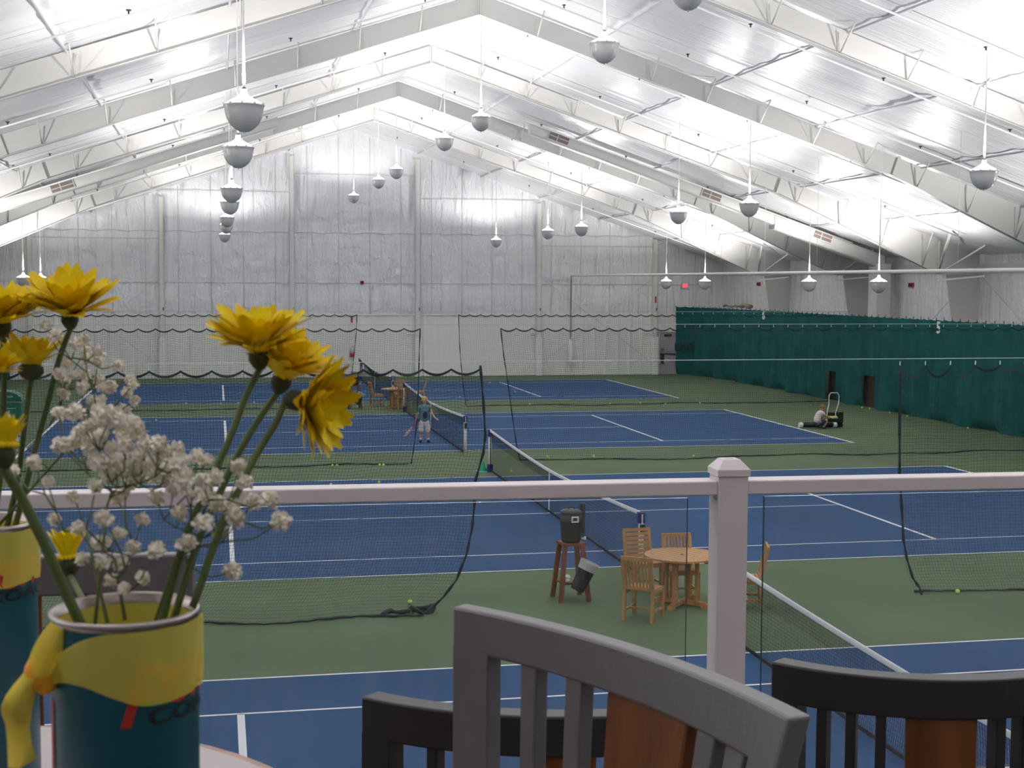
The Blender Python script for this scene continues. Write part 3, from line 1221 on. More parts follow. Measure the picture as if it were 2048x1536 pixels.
for (y, l) in ((float(at(1517, 568, 0, 19.09)[1]), 'small red alarm strobe on the right wall, near the back corner'), (float(at(1822, 572, 0, 19.09)[1]), 'red alarm strobe on the right wall, above the curtain')):
    mb = MB()
    mb.box((0, 0, 0), (.07, .34, .17))
    mb.box((-.04, 0, 0), (.03, .2, .09), mi=1)
    o = mb.build('alarm_strobe', [M['red'], M['brown']], bevel=.01)
    o.location = (19.09, y, 4.68)
    tag(o, l, 'alarm')
mb = MB()
mb.box((0, 0, 0), (.15, .015, .42))
mb.box((0, -.01, 0), (.10, .01, .34), mi=1)
o = mb.build('post_sign', [M['white'], mat('pink_red', (.45, .10, .10), .6)])
o.location = (15.4, YW-.285, 3.85)
tag(o, 'small red notice high on the post beside the exit door', 'sign')
o = empty('exit_sign', (17.04, YW-.09, 4.58), 0, 'small glowing red exit sign high in the back corner', 'exit sign')
mb = MB()
mb.box((0, .02, 0), (.30, .05, .22))
mb.box((0, -.01, -.14), (.5, .09, .05))
mb.build('sign_box', M['exitbox'], o, bevel=.01)
mb = MB()
mb.box((0, -.012, .0), (.26, .02, .18))
mb.build('light_panel', M['exitred'], o)
# exit door in the back wall
mb = MB()
mb.box((16.15, YW-.05, 1.08), (.9, .06, 2.16), mi=0)
d = struct('door_1', mb, [mat('door_grey', (.45, .41, .42), .5)])
mb = MB()
mb.box((15.66, YW-.08, 1.1), (.06, .1, 2.2))
mb.box((16.64, YW-.08, 1.1), (.06, .1, 2.2))
mb.box((16.15, YW-.08, 2.2), (1.04, .1, .08))
struct('door_frame', mb, M['pipe'], d)
mb = MB()
mb.box((16.15, YW-.12, 1.05), (.8, .05, .05))
mb.box((16.15, YW-.11, 2.02), (.4, .1, .08))
struct('push_bar', mb, M['dark'], d)
o = empty('wall_telephone', (15.86, YW-.1, 0), 0, 'dark wall telephone and box beside the exit door', 'telephone')
mb = MB()
mb.box((0, -.03, 1.27), (.14, .07, .2))
mb.build('notice_box', mat('mid_grey', (.2, .2, .2), .6), o)
mb = MB()
mb.box((0, -.03, .90), (.16, .08, .34))
mb.tube([(-.05, -.1, .8), (-.07, -.13, .9), (-.05, -.1, 1.02)], .03, 8)
mb.box((0, -.03, .62), (.12, .08, .12))
mb.build('telephone_body', M['dark'], o, bevel=.01)
# cross bracing on the back wall and the right wall
for i, (a_, b_) in enumerate((((9.4, 4.95), (15.3, .6)), ((9.4, .6), (15.3, 4.95)), ((-9.1, 4.9), (-14.8, .7)), ((-15, 4.95), (-9.3, .6)))):
    mb = MB()
    mb.tube([(a_[0], YW-.2, a_[1]), (b_[0], YW-.2, b_[1])], .010, 5)
    o = mb.build('brace_rod', M['strut'])
    tag(o, ['thin bracing rod falling right across the back wall at the drop pipe', 'thin bracing rod rising right across the back wall at the drop pipe', 'thin bracing rod on the back wall left, falling leftward', 'thin bracing rod on the back wall left, falling rightward'][i], 'brace rod', 'bracing rods on the back wall')
for i, (y0, z0, y1, z1, l) in enumerate(((16.2, 5.2, 8.3, .5, 'behind the far lamps'), (0, 5.2, 7.9, .5, 'right of the duct riser'), (0, 5.2, -8.0, .5, 'at the right picture edge'))):
    mb = MB()
    mb.tube([(18.9, y0, z0), (18.9, y1, z1)], .014, 5)
    o = mb.build('brace_rod', M['strut'])
    tag(o, 'thin diagonal bracing rod on the right side wall, '+l, 'brace rod', 'bracing rods on the right wall')
# diagonal knee braces near the right eave
for yf, l in ((16.3, 'far'), (8.1, 'middle'), (0., 'near')):
    o = empty('eave_strut', (17.4, yf, 5.1), 0, 'pair of white diagonal struts beside the %s right roof frame knee' % l, 'strut', 'struts at the right eave')
    for k, (a_, b_) in enumerate((((0, -.1, .0), (-.6, -2.0, 1.35)), ((.1, -.1, .0), (.6, -2.1, .9)), ((0, -.1, -.25), (.9, -1.6, -.1)))):
        mb = MB()
        mb.bar(a_, b_, .07, .05)
        mb.build('strut_bar', M['steel'], o)


# ---------------------------------------------------------------- teak furniture
def teak_chair(horizontal=False):
    o = empty('teak_chair')
    W_, D_, H, SH = .46, .44, .92, .44
    for sx in (-1, 1):
        mb = MB()
        mb.bar((sx*(W_/2-.02), -D_/2+.02, 0), (sx*(W_/2-.02), -D_/2+.02, SH-.02), .045, .045)
        mb.build('leg', M['teak'], o)
        mb = MB()
        mb.bar((sx*(W_/2-.02), D_/2-.0, 0), (sx*(W_/2-.02), D_/2-.03, SH), .045, .05)
        mb.bar((sx*(W_/2-.02), D_/2-.03, SH), (sx*(W_/2-.02), D_/2+.07, H-.02), .045, .04)
        mb.build('leg', M['teak'], o)
    mb = MB()
    for k in range(7):
        y = -D_/2+.03+k*(D_-.09)/6
        mb.box((0, y, SH), (W_-.03, .045, .02))
    for sx in (-1, 1):
        mb.box((sx*(W_/2-.02), 0, SH-.035), (.03, D_-.04, .05))
    mb.box((0, -D_/2+.02, SH-.035), (W_-.06, .03, .05))
    mb.build('seat', M['teak'], o)
    mb = MB()
    for sx in (-1, 1):
        mb.box((sx*(W_/2-.02), 0, .14), (.025, D_-.04, .035))
    mb.box((0, 0, .14), (W_-.06, .03, .03))
    mb.build('stretcher', M['teak'], o)
    mb = MB()
    if horizontal:
        for k in range(7):
            t = k/6
            mb.box((0, D_/2-.02+.08*(.12+t*.86), SH+.06+t*(H-SH-.09)), (W_-.0, .02, .052), rx=-.2)
    else:
        mb.bar((-W_/2, D_/2+.075, H-.02), (W_/2, D_/2+.075, H-.02), .03, .055)
        mb.bar((-W_/2+.03, D_/2-.03, SH+.03), (W_/2-.03, D_/2-.03, SH+.03), .03, .045)
        for k in range(8):
            x = -W_/2+.055+k*(W_-.11)/7
            mb.bar((x, D_/2-.03, SH+.03), (x, D_/2+.07, H-.03), .028, .016)
    mb.build('backrest', M['teak'], o)
    return o


def teak_table(R=.55):
    o = empty('teak_table')
    mb = MB()
    n = 11
    for k in range(n):
        x0 = -R + 2*R*k/n + .004
        x1 = -R + 2*R*(k+1)/n - .004
        Ri = R-.045
        xm0, xm1 = max(min(x0, Ri), -Ri), max(min(x1, Ri), -Ri)
        y0, y1 = math.sqrt(max(Ri*Ri-xm0*xm0, 0)), math.sqrt(max(Ri*Ri-xm1*xm1, 0))
        vs = [(x0, -y0, .728), (x1, -y1, .728), (x1, y1, .728), (x0, y0, .728), (x0, -y0, .75), (x1, -y1, .75), (x1, y1, .75), (x0, y0, .75)]
        mb.add(vs, [(3, 2, 1, 0), (4, 5, 6, 7), (0, 1, 5, 4), (1, 2, 6, 5), (2, 3, 7, 6), (3, 0, 4, 7)])
    mb.lathe([(R-.05, .722), (R, .722), (R, .752), (R-.05, .752), (R-.05, .722)], n=40, smooth=False)
    mb.lathe([(0, .7535), (.025, .7535), (.025, .75)], n=10, mi=1)
    mb.build('tabletop', [M['teak'], M['dark']], o)
    mb = MB()
    for a in range(4):
        t = a*PI/2+.5
        mb.bar((0, 0, .05), (.38*math.cos(t), .38*math.sin(t), .05), .06, .06)
        mb.box((.38*math.cos(t), .38*math.sin(t), .03), (.12, .08, .06), rz=t)
    mb.build('cross_base', M['teak'], o)
    mb = MB()
    for a in range(4):
        t = a*PI/2+.5
        mb.bar((0, 0, .69), (.42*math.cos(t), .42*math.sin(t), .69), .05, .06)
    mb.build('top_brace', M['teak'], o)
    for a in range(4):
        t = a*PI/2+.5
        mb = MB()
        mb.box((.24*math.cos(t), .24*math.sin(t), .38), (.035, .085, .66), rz=t)
        mb.build('leg', M['teak'], o)
    return o


tc_ = at(1364, 1109, 2, .75)
tab = teak_table()
tab.location = (tc_[0], tc_[1], 0)
tab.rotation_euler.z = .35
tag(tab, 'round slatted teak table between the two near courts, left of the white rail post', 'table', 'teak tables between the courts')
ch = teak_chair()
chh = teak_chair(True)
index_children()


def aim(o, x, y, tx, ty):      # the chair at (x, y) faces (tx, ty); its front is -y
    o.location = (x, y, 0)
    o.rotation_euler.z = math.atan2(ty-y, tx-x)+PI/2


CG = 'teak chairs around the near table'
b1 = (at(1247, 1242, 2, 0)+at(1325, 1232, 2, 0))/2
aim(ch, b1[0], b1[1], b1[0]+.62, b1[1]+.8)
tag(ch, 'teak chair with its back to the viewer, in front of the near table', 'chair', CG)
b2 = at(1281, 1176, 2, 0)
aim(chh, b2[0], b2[1]-.12, b2[0]+.10, b2[1]-1)
tag(chh, 'teak chair with horizontal back slats behind the left of the near table', 'chair', CG)
c3 = copy_tree(ch)
p3 = at(1355, 1070, 2, .9)
aim(c3, p3[0]-.03, p3[1]-.28, p3[0]-.1, p3[1]-2)
tag(c3, 'teak chair with upright slats directly behind the near table', 'chair', CG)
c4 = copy_tree(ch)
aim(c4, .93, -24.95, -.2, -24.6)
tag(c4, 'teak chair seen edge on, just right of the white rail post', 'chair', CG)
# far set
tf = copy_tree(tab)
pf = at(792, 777, 2, .75)
tf.location = (pf[0], pf[1], 0)
tag(tf, 'round teak table far away between the two far nets', 'table', 'teak tables between the courts')
CG2 = 'teak chairs around the far table'
for (px, py, dx, dy, l) in ((754, 812, 1, .15, 'far teak chair seen from the side, left of the far table'), (800, 808, 0, -1, 'far teak chair behind the far table, slats showing'),
                            (803, 818, -.2, 1, 'far teak chair in front of the far table, its back to the viewer'), (838, 805, -1, .1, 'far teak chair right of the far table, behind the net')):
    c_ = copy_tree(ch)
    q = at(px, py, 2, 0)
    aim(c_, q[0], q[1], q[0]+dx, q[1]+dy)
    tag(c_, l, 'chair', CG2)


# drinks stand
def drinks():
    o = empty('cooler_stand')
    for k, (x, y) in enumerate(((-.24, -.2), (.2, -.24), (.24, .22), (-.2, .24))):
        mb = MB()
        mb.bar((x*.6, y*.6, .86), (x*.98, y*.98, 0), .07, .035)
        mb.build('leg', M['darkwood'], o)
    mb = MB()
    mb.box((0, 0, .85), (.34, .34, .035))
    mb.build('top_shelf', M['darkwood'], o)
    mb = MB()
    mb.box((0, 0, .27), (.36, .36, .03))
    mb.build('lower_shelf', M['darkwood'], o)
    return o


def jug():
    o = empty('drinks_cooler')
    mb = MB()
    mb.lathe([(0, 0), (.13, 0), (.145, .02), (.152, .12), (.158, .30), (.165, .31), (.165, .33), (.158, .34), (.158, .43), (0, .43)], n=24)
    mb.build('cooler_body', M['cooler'], o)
    mb = MB()
    mb.lathe([(.162, .43), (.165, .45), (.15, .475), (.09, .49), (.0, .495)], n=24)
    mb.tube([(-.05, 0, .49), (-.03, 0, .52), (.03, 0, .52), (.05, 0, .49)], .008, 6)
    mb.build('lid', mat('dark_lid', (.05, .05, .05), .45), o)
    mb = MB()
    a = -PI/2+.1
    for k, (dx, dz) in enumerate(((-.045, .36), (.045, .36), (0, .325), (0, .395))):
        c = (.163*math.cos(a)+dx, .166*math.sin(a)-.008, dz)
        mb.box(c, (.018, .02, .085) if k < 2 else (.10, .02, .02))
    mb.build('handle', M['white'], o)
    mb = MB()
    mb.tube([(.155, -.04, .05), (.20, -.06, .05)], .014, 8)
    mb.box((.2, -.06, .06), (.03, .02, .05))
    mb.build('tap', M['white'], o)
    return o


def bin_():
    o = empty('waste_bin')
    mb = MB()
    mb.lathe([(0, 0), (.10, 0), (.105, .02), (.135, .42), (.14, .43), (.13, .43)], n=20)
    mb.build('bin_body', M['black'], o)
    mb = MB()
    mb.lathe([(.128, .36), (.136, .435), (.146, .44), (.146, .40), (.138, .33), (.143, .31)], n=20)
    mb.build('bin_bag', M['liner_bag'], o)
    return o


st = drinks()
s0 = at(1141, 1198, 2, 0)
st.location = (s0[0], s0[1], 0)
st.rotation_euler.z = .15
tag(st, 'tall red brown wooden stand carrying a cooler, left of the near teak chairs', 'stand', 'wooden drinks stands')
jg = jug()
jg.location = (s0[0], s0[1], .868)
tag(jg, 'dark drinks cooler with white handle on the near wooden stand', 'cooler', 'drinks coolers')
bn = bin_()
index_children()
bn.location = (s0[0]+.02, s0[1]-.30, .20)
bn.scale = (1, 1, 1.05)
bn.rotation_euler = (0, .45, 0)
tag(bn, 'black waste bin with clear bag tilted against the near drinks stand', 'bin', 'waste bins at the drinks stands')
mb = MB()
mb.lathe([(0, 0), (.04, 0), (.042, .02), (.042, .42), (.035, .45), (0, .45)], n=14)
o = mb.build('cup_dispenser', M['dark'])
o.location = (s0[0]+.20, s0[1]+.10, .98)
tag(o, 'tall dark cup dispenser tube beside the near drinks cooler', 'cup dispenser')
mb = MB()
rn = random.Random(3)
for k in range(9):
    mb.ball((rn.uniform(-.07, .07), rn.uniform(-.05, .05), .03+rn.uniform(0, .06)), rn.uniform(.025, .045), 7, 5, sc3=(1, .8, .8))
o = mb.build('crumpled_paper', M['white'])
o.location = (s0[0]-.1, s0[1]-.12, .285)
tag(o, 'crumpled white paper on the lower shelf of the near drinks stand', 'paper')
s1 = at(710, 817, 2, 0)
c_ = copy_tree(st)
c_.location = (s1[0], s1[1], 0)
tag(c_, 'wooden drinks stand far away below the fire extinguisher', 'stand', 'wooden drinks stands')
c_ = copy_tree(jg)
c_.location = (s1[0], s1[1], .868)
tag(c_, 'dark drinks cooler on the far wooden stand', 'cooler', 'drinks coolers')
c_ = copy_tree(bn)
c_.location = (s1[0]+.02, s1[1]-.30, .20)
tag(c_, 'black waste bin tilted against the far drinks stand', 'bin', 'waste bins at the drinks stands')
# hang the bins off the stands with a wire so they are held
# ---------------------------------------------------------------- cone, green cart
q = at(966, 943, 2, 0)
o = empty('marker_cone', (q[0], q[1], 0), 0, 'small green marker cone on a pale base before the near net post', 'cone')
mb = MB()
mb.lathe([(.105, .015), (.10, .03), (.03, .26), (.02, .27), (0, .27)], n=16)
mb.build('cone_body', M['cone'], o)
mb = MB()
mb.box((0, 0, .008), (.32, .32, .016))
mb.build('base', mat('pale_green', (.25, .5, .42), .6), o)
q = at(12, 884, 2, 0)
o = empty('green_ball_bin', (q[0]-.05, q[1]+.35, 0), 0, 'tall green wheeled bin at the far left edge behind the daisies', 'bin')
mb = MB()
mb.box((0, 0, .62), (.95, .7, 1.05))
mb.build('bin_body', M['gcart'], o, bevel=.04)
mb = MB()
rows = []
for k in range(9):
    t = PI*k/8
    rows.append([(.52*math.cos(t), -.38, 1.18+.30*math.sin(t)), (.52*math.cos(t), .38, 1.18+.30*math.sin(t))])
mb.grid(rows)
mb.add([r_[0] for r_ in rows], [tuple(range(9))])
mb.build('lid', mat('green_lid', (.008, .12, .06), .4), o)
mb = MB()
mb.box((0, -.362, .98), (.7, .012, .02))
for k in range(5):
    mb.box((.05+k*.05, -.39, 1.33), (.03, .01, .05+.015*(k % 2)), ry=.2)
mb.build('pale_marking', mat('pale_mark', (.35, .55, .5), .6), o)
for sx in (-1, 1):
    mb = MB()
    vs = []
    mb.tube([(sx*.42, -.40, .17), (sx*.42, -.36, .17)], .17, 20, smooth=False)
    mb.tube([(sx*.42, -.415, .17), (sx*.42, -.40, .17)], .03, 10, mi=1, smooth=False)
    mb.build('wheel', [M['white'], M['dark']], o)

# ---------------------------------------------------------------- tennis balls
BL = [(665, 932, 'beside the middle net foot, left of a pair'), (674, 932, 'beside the middle net foot, right of a pair'), (759, 931, 'at the middle net foot, left of two touching'), (767, 931, 'at the middle net foot, right of two touching'),
      (662, 971, 'on blue just above the left railing, left one'), (758, 966, 'on blue just above the left railing, right one'), (1095, 915, 'at the middle net foot, right of the near tennis net'), (1187, 913, 'at the middle net foot, above the railing centre'),
      (1387, 913, 'at the middle net foot, left of the rail post cap'), (820, 1207, 'beside the tangled net heap'), (1915, 1186, 'at the foot of the nearest net, bottom right'), (1022, 944, 'behind the net by the green cone'),
      (1060, 808, 'at the far net foot, right of its opening'), (1220, 808, 'at the far net foot below the padded drop pipe'), (1281, 806, 'at the far net foot, middle of three'), (1331, 808, 'at the far net foot, below the exit door'),
      (1400, 806, 'at the far net foot, near the curtain'), (1622, 811, 'behind the crouching child'), (1724, 815, 'before the right curtain opening'), (1766, 817, 'at the curtain hem, first right of the openings'),
      (1801, 825, 'at the curtain hem, second right of the openings'), (1838, 832, 'at the curtain hem, third right of the openings'), (1960, 856, 'at the curtain hem near the picture edge'), (372, 807, 'left of the right daisies, first at the far net foot'),
      (442, 807, 'between daisy stems at the far net foot'), (477, 806, 'right of the first daisy stem at the far net foot'), (508, 804, 'between the daisy blooms at the far net foot'), (572, 802, 'on the far court edge behind a daisy'),
      (312, 841, 'on the far left blue court'), (1000, 765, 'on the far blue court by the service line'), (980, 765, 'on the far blue court near the back line'), (1030, 783, 'on the far blue court right of the net opening'),
      (920, 794, 'on the far blue court left of the net opening'), (277, 763, 'by the back wall at left, near the far court'), (316, 758, 'against the back wall foot at left')]
bm_ = MB()
bm_.ball((0, 0, 0), .034, 14, 10)
pts = []
for k in range(40):
    t = 2*PI*k/40
    a_ = .44*math.sin(2*t)
    pts.append(Vector((math.cos(t)*math.cos(a_*1.6), math.sin(t)*math.cos(a_*1.6), math.sin(a_*1.6)))*.0343)
bm_.tube([*pts, pts[0]], .0014, 4, mi=1)
ball0 = bm_.build('tennis_ball', [M['ball'], M['white']])
first = True
for (px, py, l) in BL:
    q = at(px, py+2, 2, 0)
    if first:
        o = ball0
        first = False
    else:
        o = ball0.copy()
        sc.collection.objects.link(o)
    o.location = (min(q[0], 17.36), q[1], .042)
    o.rotation_euler = (px*.3, py*.2, px*.1)
    tag(o, 'yellow tennis ball '+l, 'tennis ball', 'tennis balls scattered on the courts')


# ---------------------------------------------------------------- people
def skin_body(name, verts, edges, radii, m, parent, sub=2):
    me = bpy.data.meshes.new(name)
    me.from_pydata(verts, edges, [])
    me.materials.append(m)
    o = bpy.data.objects.new(name, me)
    sc.collection.objects.link(o)
    o.parent = parent
    md = o.modifiers.new('skin', 'SKIN')
    md.use_smooth_shade = True
    lay = me.skin_vertices[0].data if me.skin_vertices else None
    if lay is None:
        bm = bmesh.new()
        bm.from_mesh(me)
        bm.verts.layers.skin.verify()
        bm.to_mesh(me)
        bm.free()
        lay = me.skin_vertices[0].data
    for i, r_ in enumerate(radii):
        lay[i].radius = (r_, r_) if not isinstance(r_, tuple) else r_
        lay[i].use_root = (i == 0)
    sb = o.modifiers.new('sub', 'SUBSURF')
    sb.levels = sb.render_levels = sub
    return o


def chainset(chains):
    """chains: list of lists of (point, radius); a first item may be an index tuple ('@', chain, k) to join"""
    V, R_, E_ = [], [], []
    idx = {}
    for ci, ch_ in enumerate(chains):
        prev = None
        for k, it in enumerate(ch_):
            if it[0] == '@':
                prev = idx[(it[1], it[2])]
                continue
            V.append(it[0])
            R_.append(it[1])
            i = len(V)-1
            idx[(ci, k)] = i
            if prev is not None:
                E_.append((prev, i))
            prev = i
    return V, E_, R_


def head(parent, c, r, yaw, hairmat, pitch=0.):
    """a child's head: cranium, jaw, nose, ears, eyes, mouth; front is -y before yaw"""
    hd = empty('head', c)
    hd.parent = parent
    hd.rotation_euler = (pitch, 0, yaw)
    mb = MB()
    nu, nv = 20, 14
    vs, fs = [], []
    for i in range(nv+1):
        t = PI*i/nv
        for j in range(nu):
            a = 2*PI*j/nu
            x, y, z = math.sin(t)*math.cos(a), math.sin(t)*math.sin(a), math.cos(t)
            wx, wy = .80, .93
            if z < 0:
                wx *= 1-.28*abs(z)
                wy *= 1-.12*abs(z)
            zz = z*(1.0 if z > 0 else 1.12)
            vs.append((x*r*wx, y*r*wy - (.04*r if z < 0 else 0), zz*r))
    for i in range(nv):
        for j in range(nu):
            fs.append((i*nu+j, (i+1)*nu+j, (i+1)*nu+(j+1) % nu, i*nu+(j+1) % nu))
    mb.add(vs, fs, 0, True)
    mb.ball((0, -.93*r, -.15*r), .13*r, 8, 6, sc3=(.8, 1.1, 1.3))
    for sx in (-1, 1):
        mb.ball((sx*.80*r, .02*r, -.12*r), .2*r, 8, 6, sc3=(.35, .7, 1.1))
        mb.ball((sx*.30*r, -.80*r, .02*r), .10*r, 8, 6, mi=1)
        mb.ball((sx*.30*r, -.87*r, .02*r), .055*r, 6, 5, mi=2)
    mb.box((0, -.80*r, -.55*r), (.38*r, .1*r, .07*r), mi=3)
    mb.build('face', [M['skin'], M['white'], M['dark'], M['racket']], hd)
    mb = MB()
    vs, fs = [], []
    rn = random.Random(5)
    for i in range(10):
        t = (PI*.62)*i/9
        for j in range(nu):
            a = 2*PI*j/nu
            fr = -math.sin(a)
            tt = t*(1 if fr < .3 else .72)
            k = 1.10+.05*rn.uniform(-1, 1)
            x, y, z = math.sin(tt)*math.cos(a), math.sin(tt)*math.sin(a), math.cos(tt)
            vs.append((x*r*.86*k, y*r*.98*k, z*r*1.02*k))
    for i in range(9):
        for j in range(nu):
            fs.append((i*nu+j, (i+1)*nu+j, (i+1)*nu+(j+1) % nu, i*nu+(j+1) % nu))
    mb.add(vs, fs, 0, True)
    mb.build('hair', hairmat, hd)
    return hd


def hand_chains(chains, host, wrist, d, side, s):
    """five short finger chains rooted in the palm"""
    d = Vector(d).normalized()
    side = Vector(side).normalized()
    palm = Vector(wrist)+d*.045*s
    chains.append([('@',)+host, (tuple(palm), .021*s)])
    pi = len(chains)-1
    for k, (o_, l_) in enumerate(((-.024, .055), (-.008, .064), (.008, .060), (.022, .046))):
        a_ = palm+side*o_*s+d*.022*s
        chains.append([('@', pi, 1), (tuple(a_), .0085*s), (tuple(a_+d*l_*.5*s+Vector((0, 0, -.004))*s), .0078*s), (tuple(a_+d*l_*s+Vector((0, 0, -.015))*s), .0065*s)])
    b_ = palm-side*.028*s-d*.012*s
    chains.append([('@', pi, 1), (tuple(b_), .0095*s), (tuple(b_-side*.018*s+d*.028*s), .0085*s), (tuple(b_-side*.02*s+d*.048*s), .007*s)])


# standing child
kp = (at(839, 884, 2, 0)+at(859, 885, 2, 0))/2
kid = empty('person', (kp[0], kp[1], 0), -.15, 'child in a blue grey t-shirt and pale shorts walking with a racket beside the net', 'person')
Hh = 1.36
C_ = []
C_.append([((0, 0, .64), .105), ((0, -.005, .80), .095), ((0, -.01, .95), .105), ((0, 0, 1.06), .09), ((0, .0, 1.11), .042), ((0, -.01, 1.16), .04)])
for sx in (-1, 1):
    C_.append([('@', 0, 0), ((sx*.075, 0, .60), .075), ((sx*.095, -.02, .36), .052), ((sx*.10, -.005-.02*sx, .22), .045), ((sx*.105, .01, .08), .03), ((sx*.11, -.02, .045), .032), ((sx*.12, -.11, .035), .03)])
# right arm (picture left) holds the racket, left arm reaches out
C_.append([('@', 0, 3), ((-.13, 0, 1.05), .046), ((-.19, .02, .93), .036), ((-.215, -.01, .83), .032), ((-.235, -.05, .73), .026), ((-.24, -.07, .68), .022)])
C_.append([('@', 0, 3), ((.13, 0, 1.05), .046), ((.20, -.02, .92), .036), ((.235, -.06, .83), .032), ((.29, -.13, .76), .026), ((.32, -.16, .73), .022)])
hand_chains(C_, (3, 5), (-.24, -.07, .68), (0, -.2, -1), (1, .1, 0), .85)
hand_chains(C_, (4, 5), (.32, -.16, .73), (.7, -.5, -.3), (0, .3, 1), .85)
V, E_, R_ = chainset(C_)
skin_body('body', V, E_, R_, M['skin'], kid)
head(kid, (0, -.015, 1.245), .103, 0, M['hair'], .06)
# shirt, shorts
C_ = [[((0, .0, .56), (.15, .11)), ((0, .0, .68), (.145, .11)), ((0, -.005, .80), (.140, .11)), ((0, -.01, .96), (.14, .115)), ((0, 0, 1.06), (.11, .09)), ((0, 0, 1.11), (.06, .055))]]
for sx in (-1, 1):
    C_.append([('@', 0, 4), ((sx*.125, 0, 1.05), .066), ((sx*.185, .01, .94), .056), ((sx*.195, .005, .915), .056)])
V, E_, R_ = chainset(C_)
skin_body('t_shirt', V, E_, R_, M['shirt'], kid)
mb = MB()
mb.ball((.02, -.128, .82), .09, 12, 8, sc3=(.8, .28, 1.15))
mb.build('shirt_print', M['print'], kid)
C_ = [[((0, 0, .72), (.128, .1)), ((0, 0, .62), (.132, .1))]]
for sx in (-1, 1):
    C_.append([('@', 0, 1), ((sx*.08, 0, .56), .09), ((sx*.099, -.015, .42), .082), ((sx*.10, -.018, .34), .080), ((sx*.10, -.018, .30), .078)])
V, E_, R_ = chainset(C_)
skin_body('shorts', V, E_, R_, M['shorts'], kid)
for sx in (-1, 1):
    mb = MB()
    mb.tube([(sx*.105, .01, .06), (sx*.104, .006, .13)], [.036, .038], 10)
    mb.build('sock', M['sock'], kid)
    mb = MB()
    mb.ball((sx*.115, -.045, .04), .1, 12, 8, sc3=(.46, 1.05, .42))
    mb.build('shoe', M['shoe'], kid)
# racket
a_ = math.radians(12)
rk = empty('tennis_racket', (kp[0]-.235, kp[1]-.07, .62), 0, 'red and white tennis racket hanging from the child hand', 'racket')
mb = MB()
p0, p1 = Vector((0, 0, 0.04)), Vector((-.15, -.05, -.14))
mb.tube([p0, p1], .015, 8)
mb.build('grip', M['racket'], rk)
mb = MB()
dd = (p1-p0).normalized()
sd = dd.cross(Vector((1, .4, -.2))).normalized()
ctr = p1+dd*.24
loop = [ctr+dd*(.155*math.cos(t))+sd*(.115*math.sin(t)) for t in np.linspace(0, 2*PI, 25)]
mb.tube([tuple(p) for p in loop], .011, 6)
mb.tube([tuple(p1), tuple(ctr-dd*.12+sd*.06)], .009, 6, mi=1)
mb.tube([tuple(p1), tuple(ctr-dd*.12-sd*.06)], .009, 6, mi=1)
mb.build('racket_frame', [M['racket'], M['white']], rk)
mb = MB()
for k in range(-5, 6):
    u = k*.02
    h = .15*math.sqrt(max(0, 1-(u/.115)**2))
    mb.tube([tuple(ctr+sd*u-dd*h), tuple(ctr+sd*u+dd*h)], .0018, 4)
for k in range(-6, 7):
    u = k*.022
    h = .112*math.sqrt(max(0, 1-(u/.155)**2))
    mb.tube([tuple(ctr+dd*u-sd*h), tuple(ctr+dd*u+sd*h)], .0018, 4)
mb.build('strings', M['strings'], rk)

# ball cart
q = at(1660, 855, 2, 0)
cart = empty('ball_mower_cart', (q[0], q[1], 0), .0, 'black ball collecting cart with a tall white tube handle, right of the crouching child', 'ball cart')
mb = MB()
mb.tube([(-.10, .0, .25), (-.06, .12, .50), (.06, .25, .76), (.07, .28, 1.02), (.13, .29, 1.12), (.37, .29, 1.12), (.43, .28, 1.02), (.40, .25, .76), (.24, .12, .48), (.20, .0, .28)], .014, 8)
mb.build('handle', M['pipe'], cart)
mb = MB()
mb.tube([(-.98, 0, .10), (.42, 0, .08)], .075, 14, smooth=True)
mb.tube([(-.98, 0.03, .17), (-.3, .03, .17)], .02, 8)
mb.build('roller', M['black'], cart)
for x in (-1.03, .13):
    mb = MB()
    mb.tube([(x-.055, -.07 if x > 0 else 0, .095), (x+.055, -.07 if x > 0 else 0, .095)], .09, 14, smooth=False)
    mb.build('wheel', M['white'], cart)
mb = MB()
mb.box((0, .12, .20), (.62, .34, .04))
mb.box((-.30, .12, .30), (.03, .34, .22))
mb.box((.36, .12, .33), (.16, .36, .36))
mb.box((0, .29, .33), (.64, .03, .28))
mb.box((0, -.06, .25), (.64, .03, .10))
mb.build('hopper', M['black'], cart, bevel=.01)
rn = random.Random(11)
k = 0
for iy in range(2):
    for ix in range(8):
        for iz in range(2):
            o = ball0.copy()
            sc.collection.objects.link(o)
            o.location = (q[0]-.24+ix*.068+rn.uniform(-.005, .005), q[1]+.0+iy*.075, .255+iz*.062+iy*.03)
            o.rotation_euler = (rn.uniform(0, 3), rn.uniform(0, 3), 0)
            tag(o, 'yellow tennis ball heaped in the black ball cart', 'tennis ball', 'tennis balls in the ball cart')
# crouching child, seen from behind and left
kq = at(1637, 857, 2, 0)
kd = empty('person', (kq[0], kq[1], 0), 0, 'child in a white t-shirt crouching over the ball cart', 'person')
C_ = [[((-.02, 0, .20), .12), ((-.04, .0, .32), .11), ((.02, .01, .44), .105), ((.08, .02, .53), .075), ((.11, .02, .57), .035), ((.12, .02, .60), .034)]]
for sy in (-1, 1):
    C_.append([('@', 0, 0), ((.02, sy*.09, .17), .075), ((.24, sy*.13, .30), .052), ((.17, sy*.12, .12), .04), ((.10, sy*.11, .05), .03), ((.16, sy*.11, .03), .03), ((.21, sy*.11, .025), .024)])
    C_.append([('@', 0, 3), ((.10, sy*.13, .50), .042), ((.24, sy*.14, .40), .033), ((.34, sy*.10, .36), .026), ((.37, sy*.09, .35), .02)])
for ci, sy in ((2, -1), (4, 1)):
    hand_chains(C_, (ci, 4), (.37, sy*.09, .35), (1, -.1*sy, -.25), (0, 1, 0), .8)
V, E_, R_ = chainset(C_)
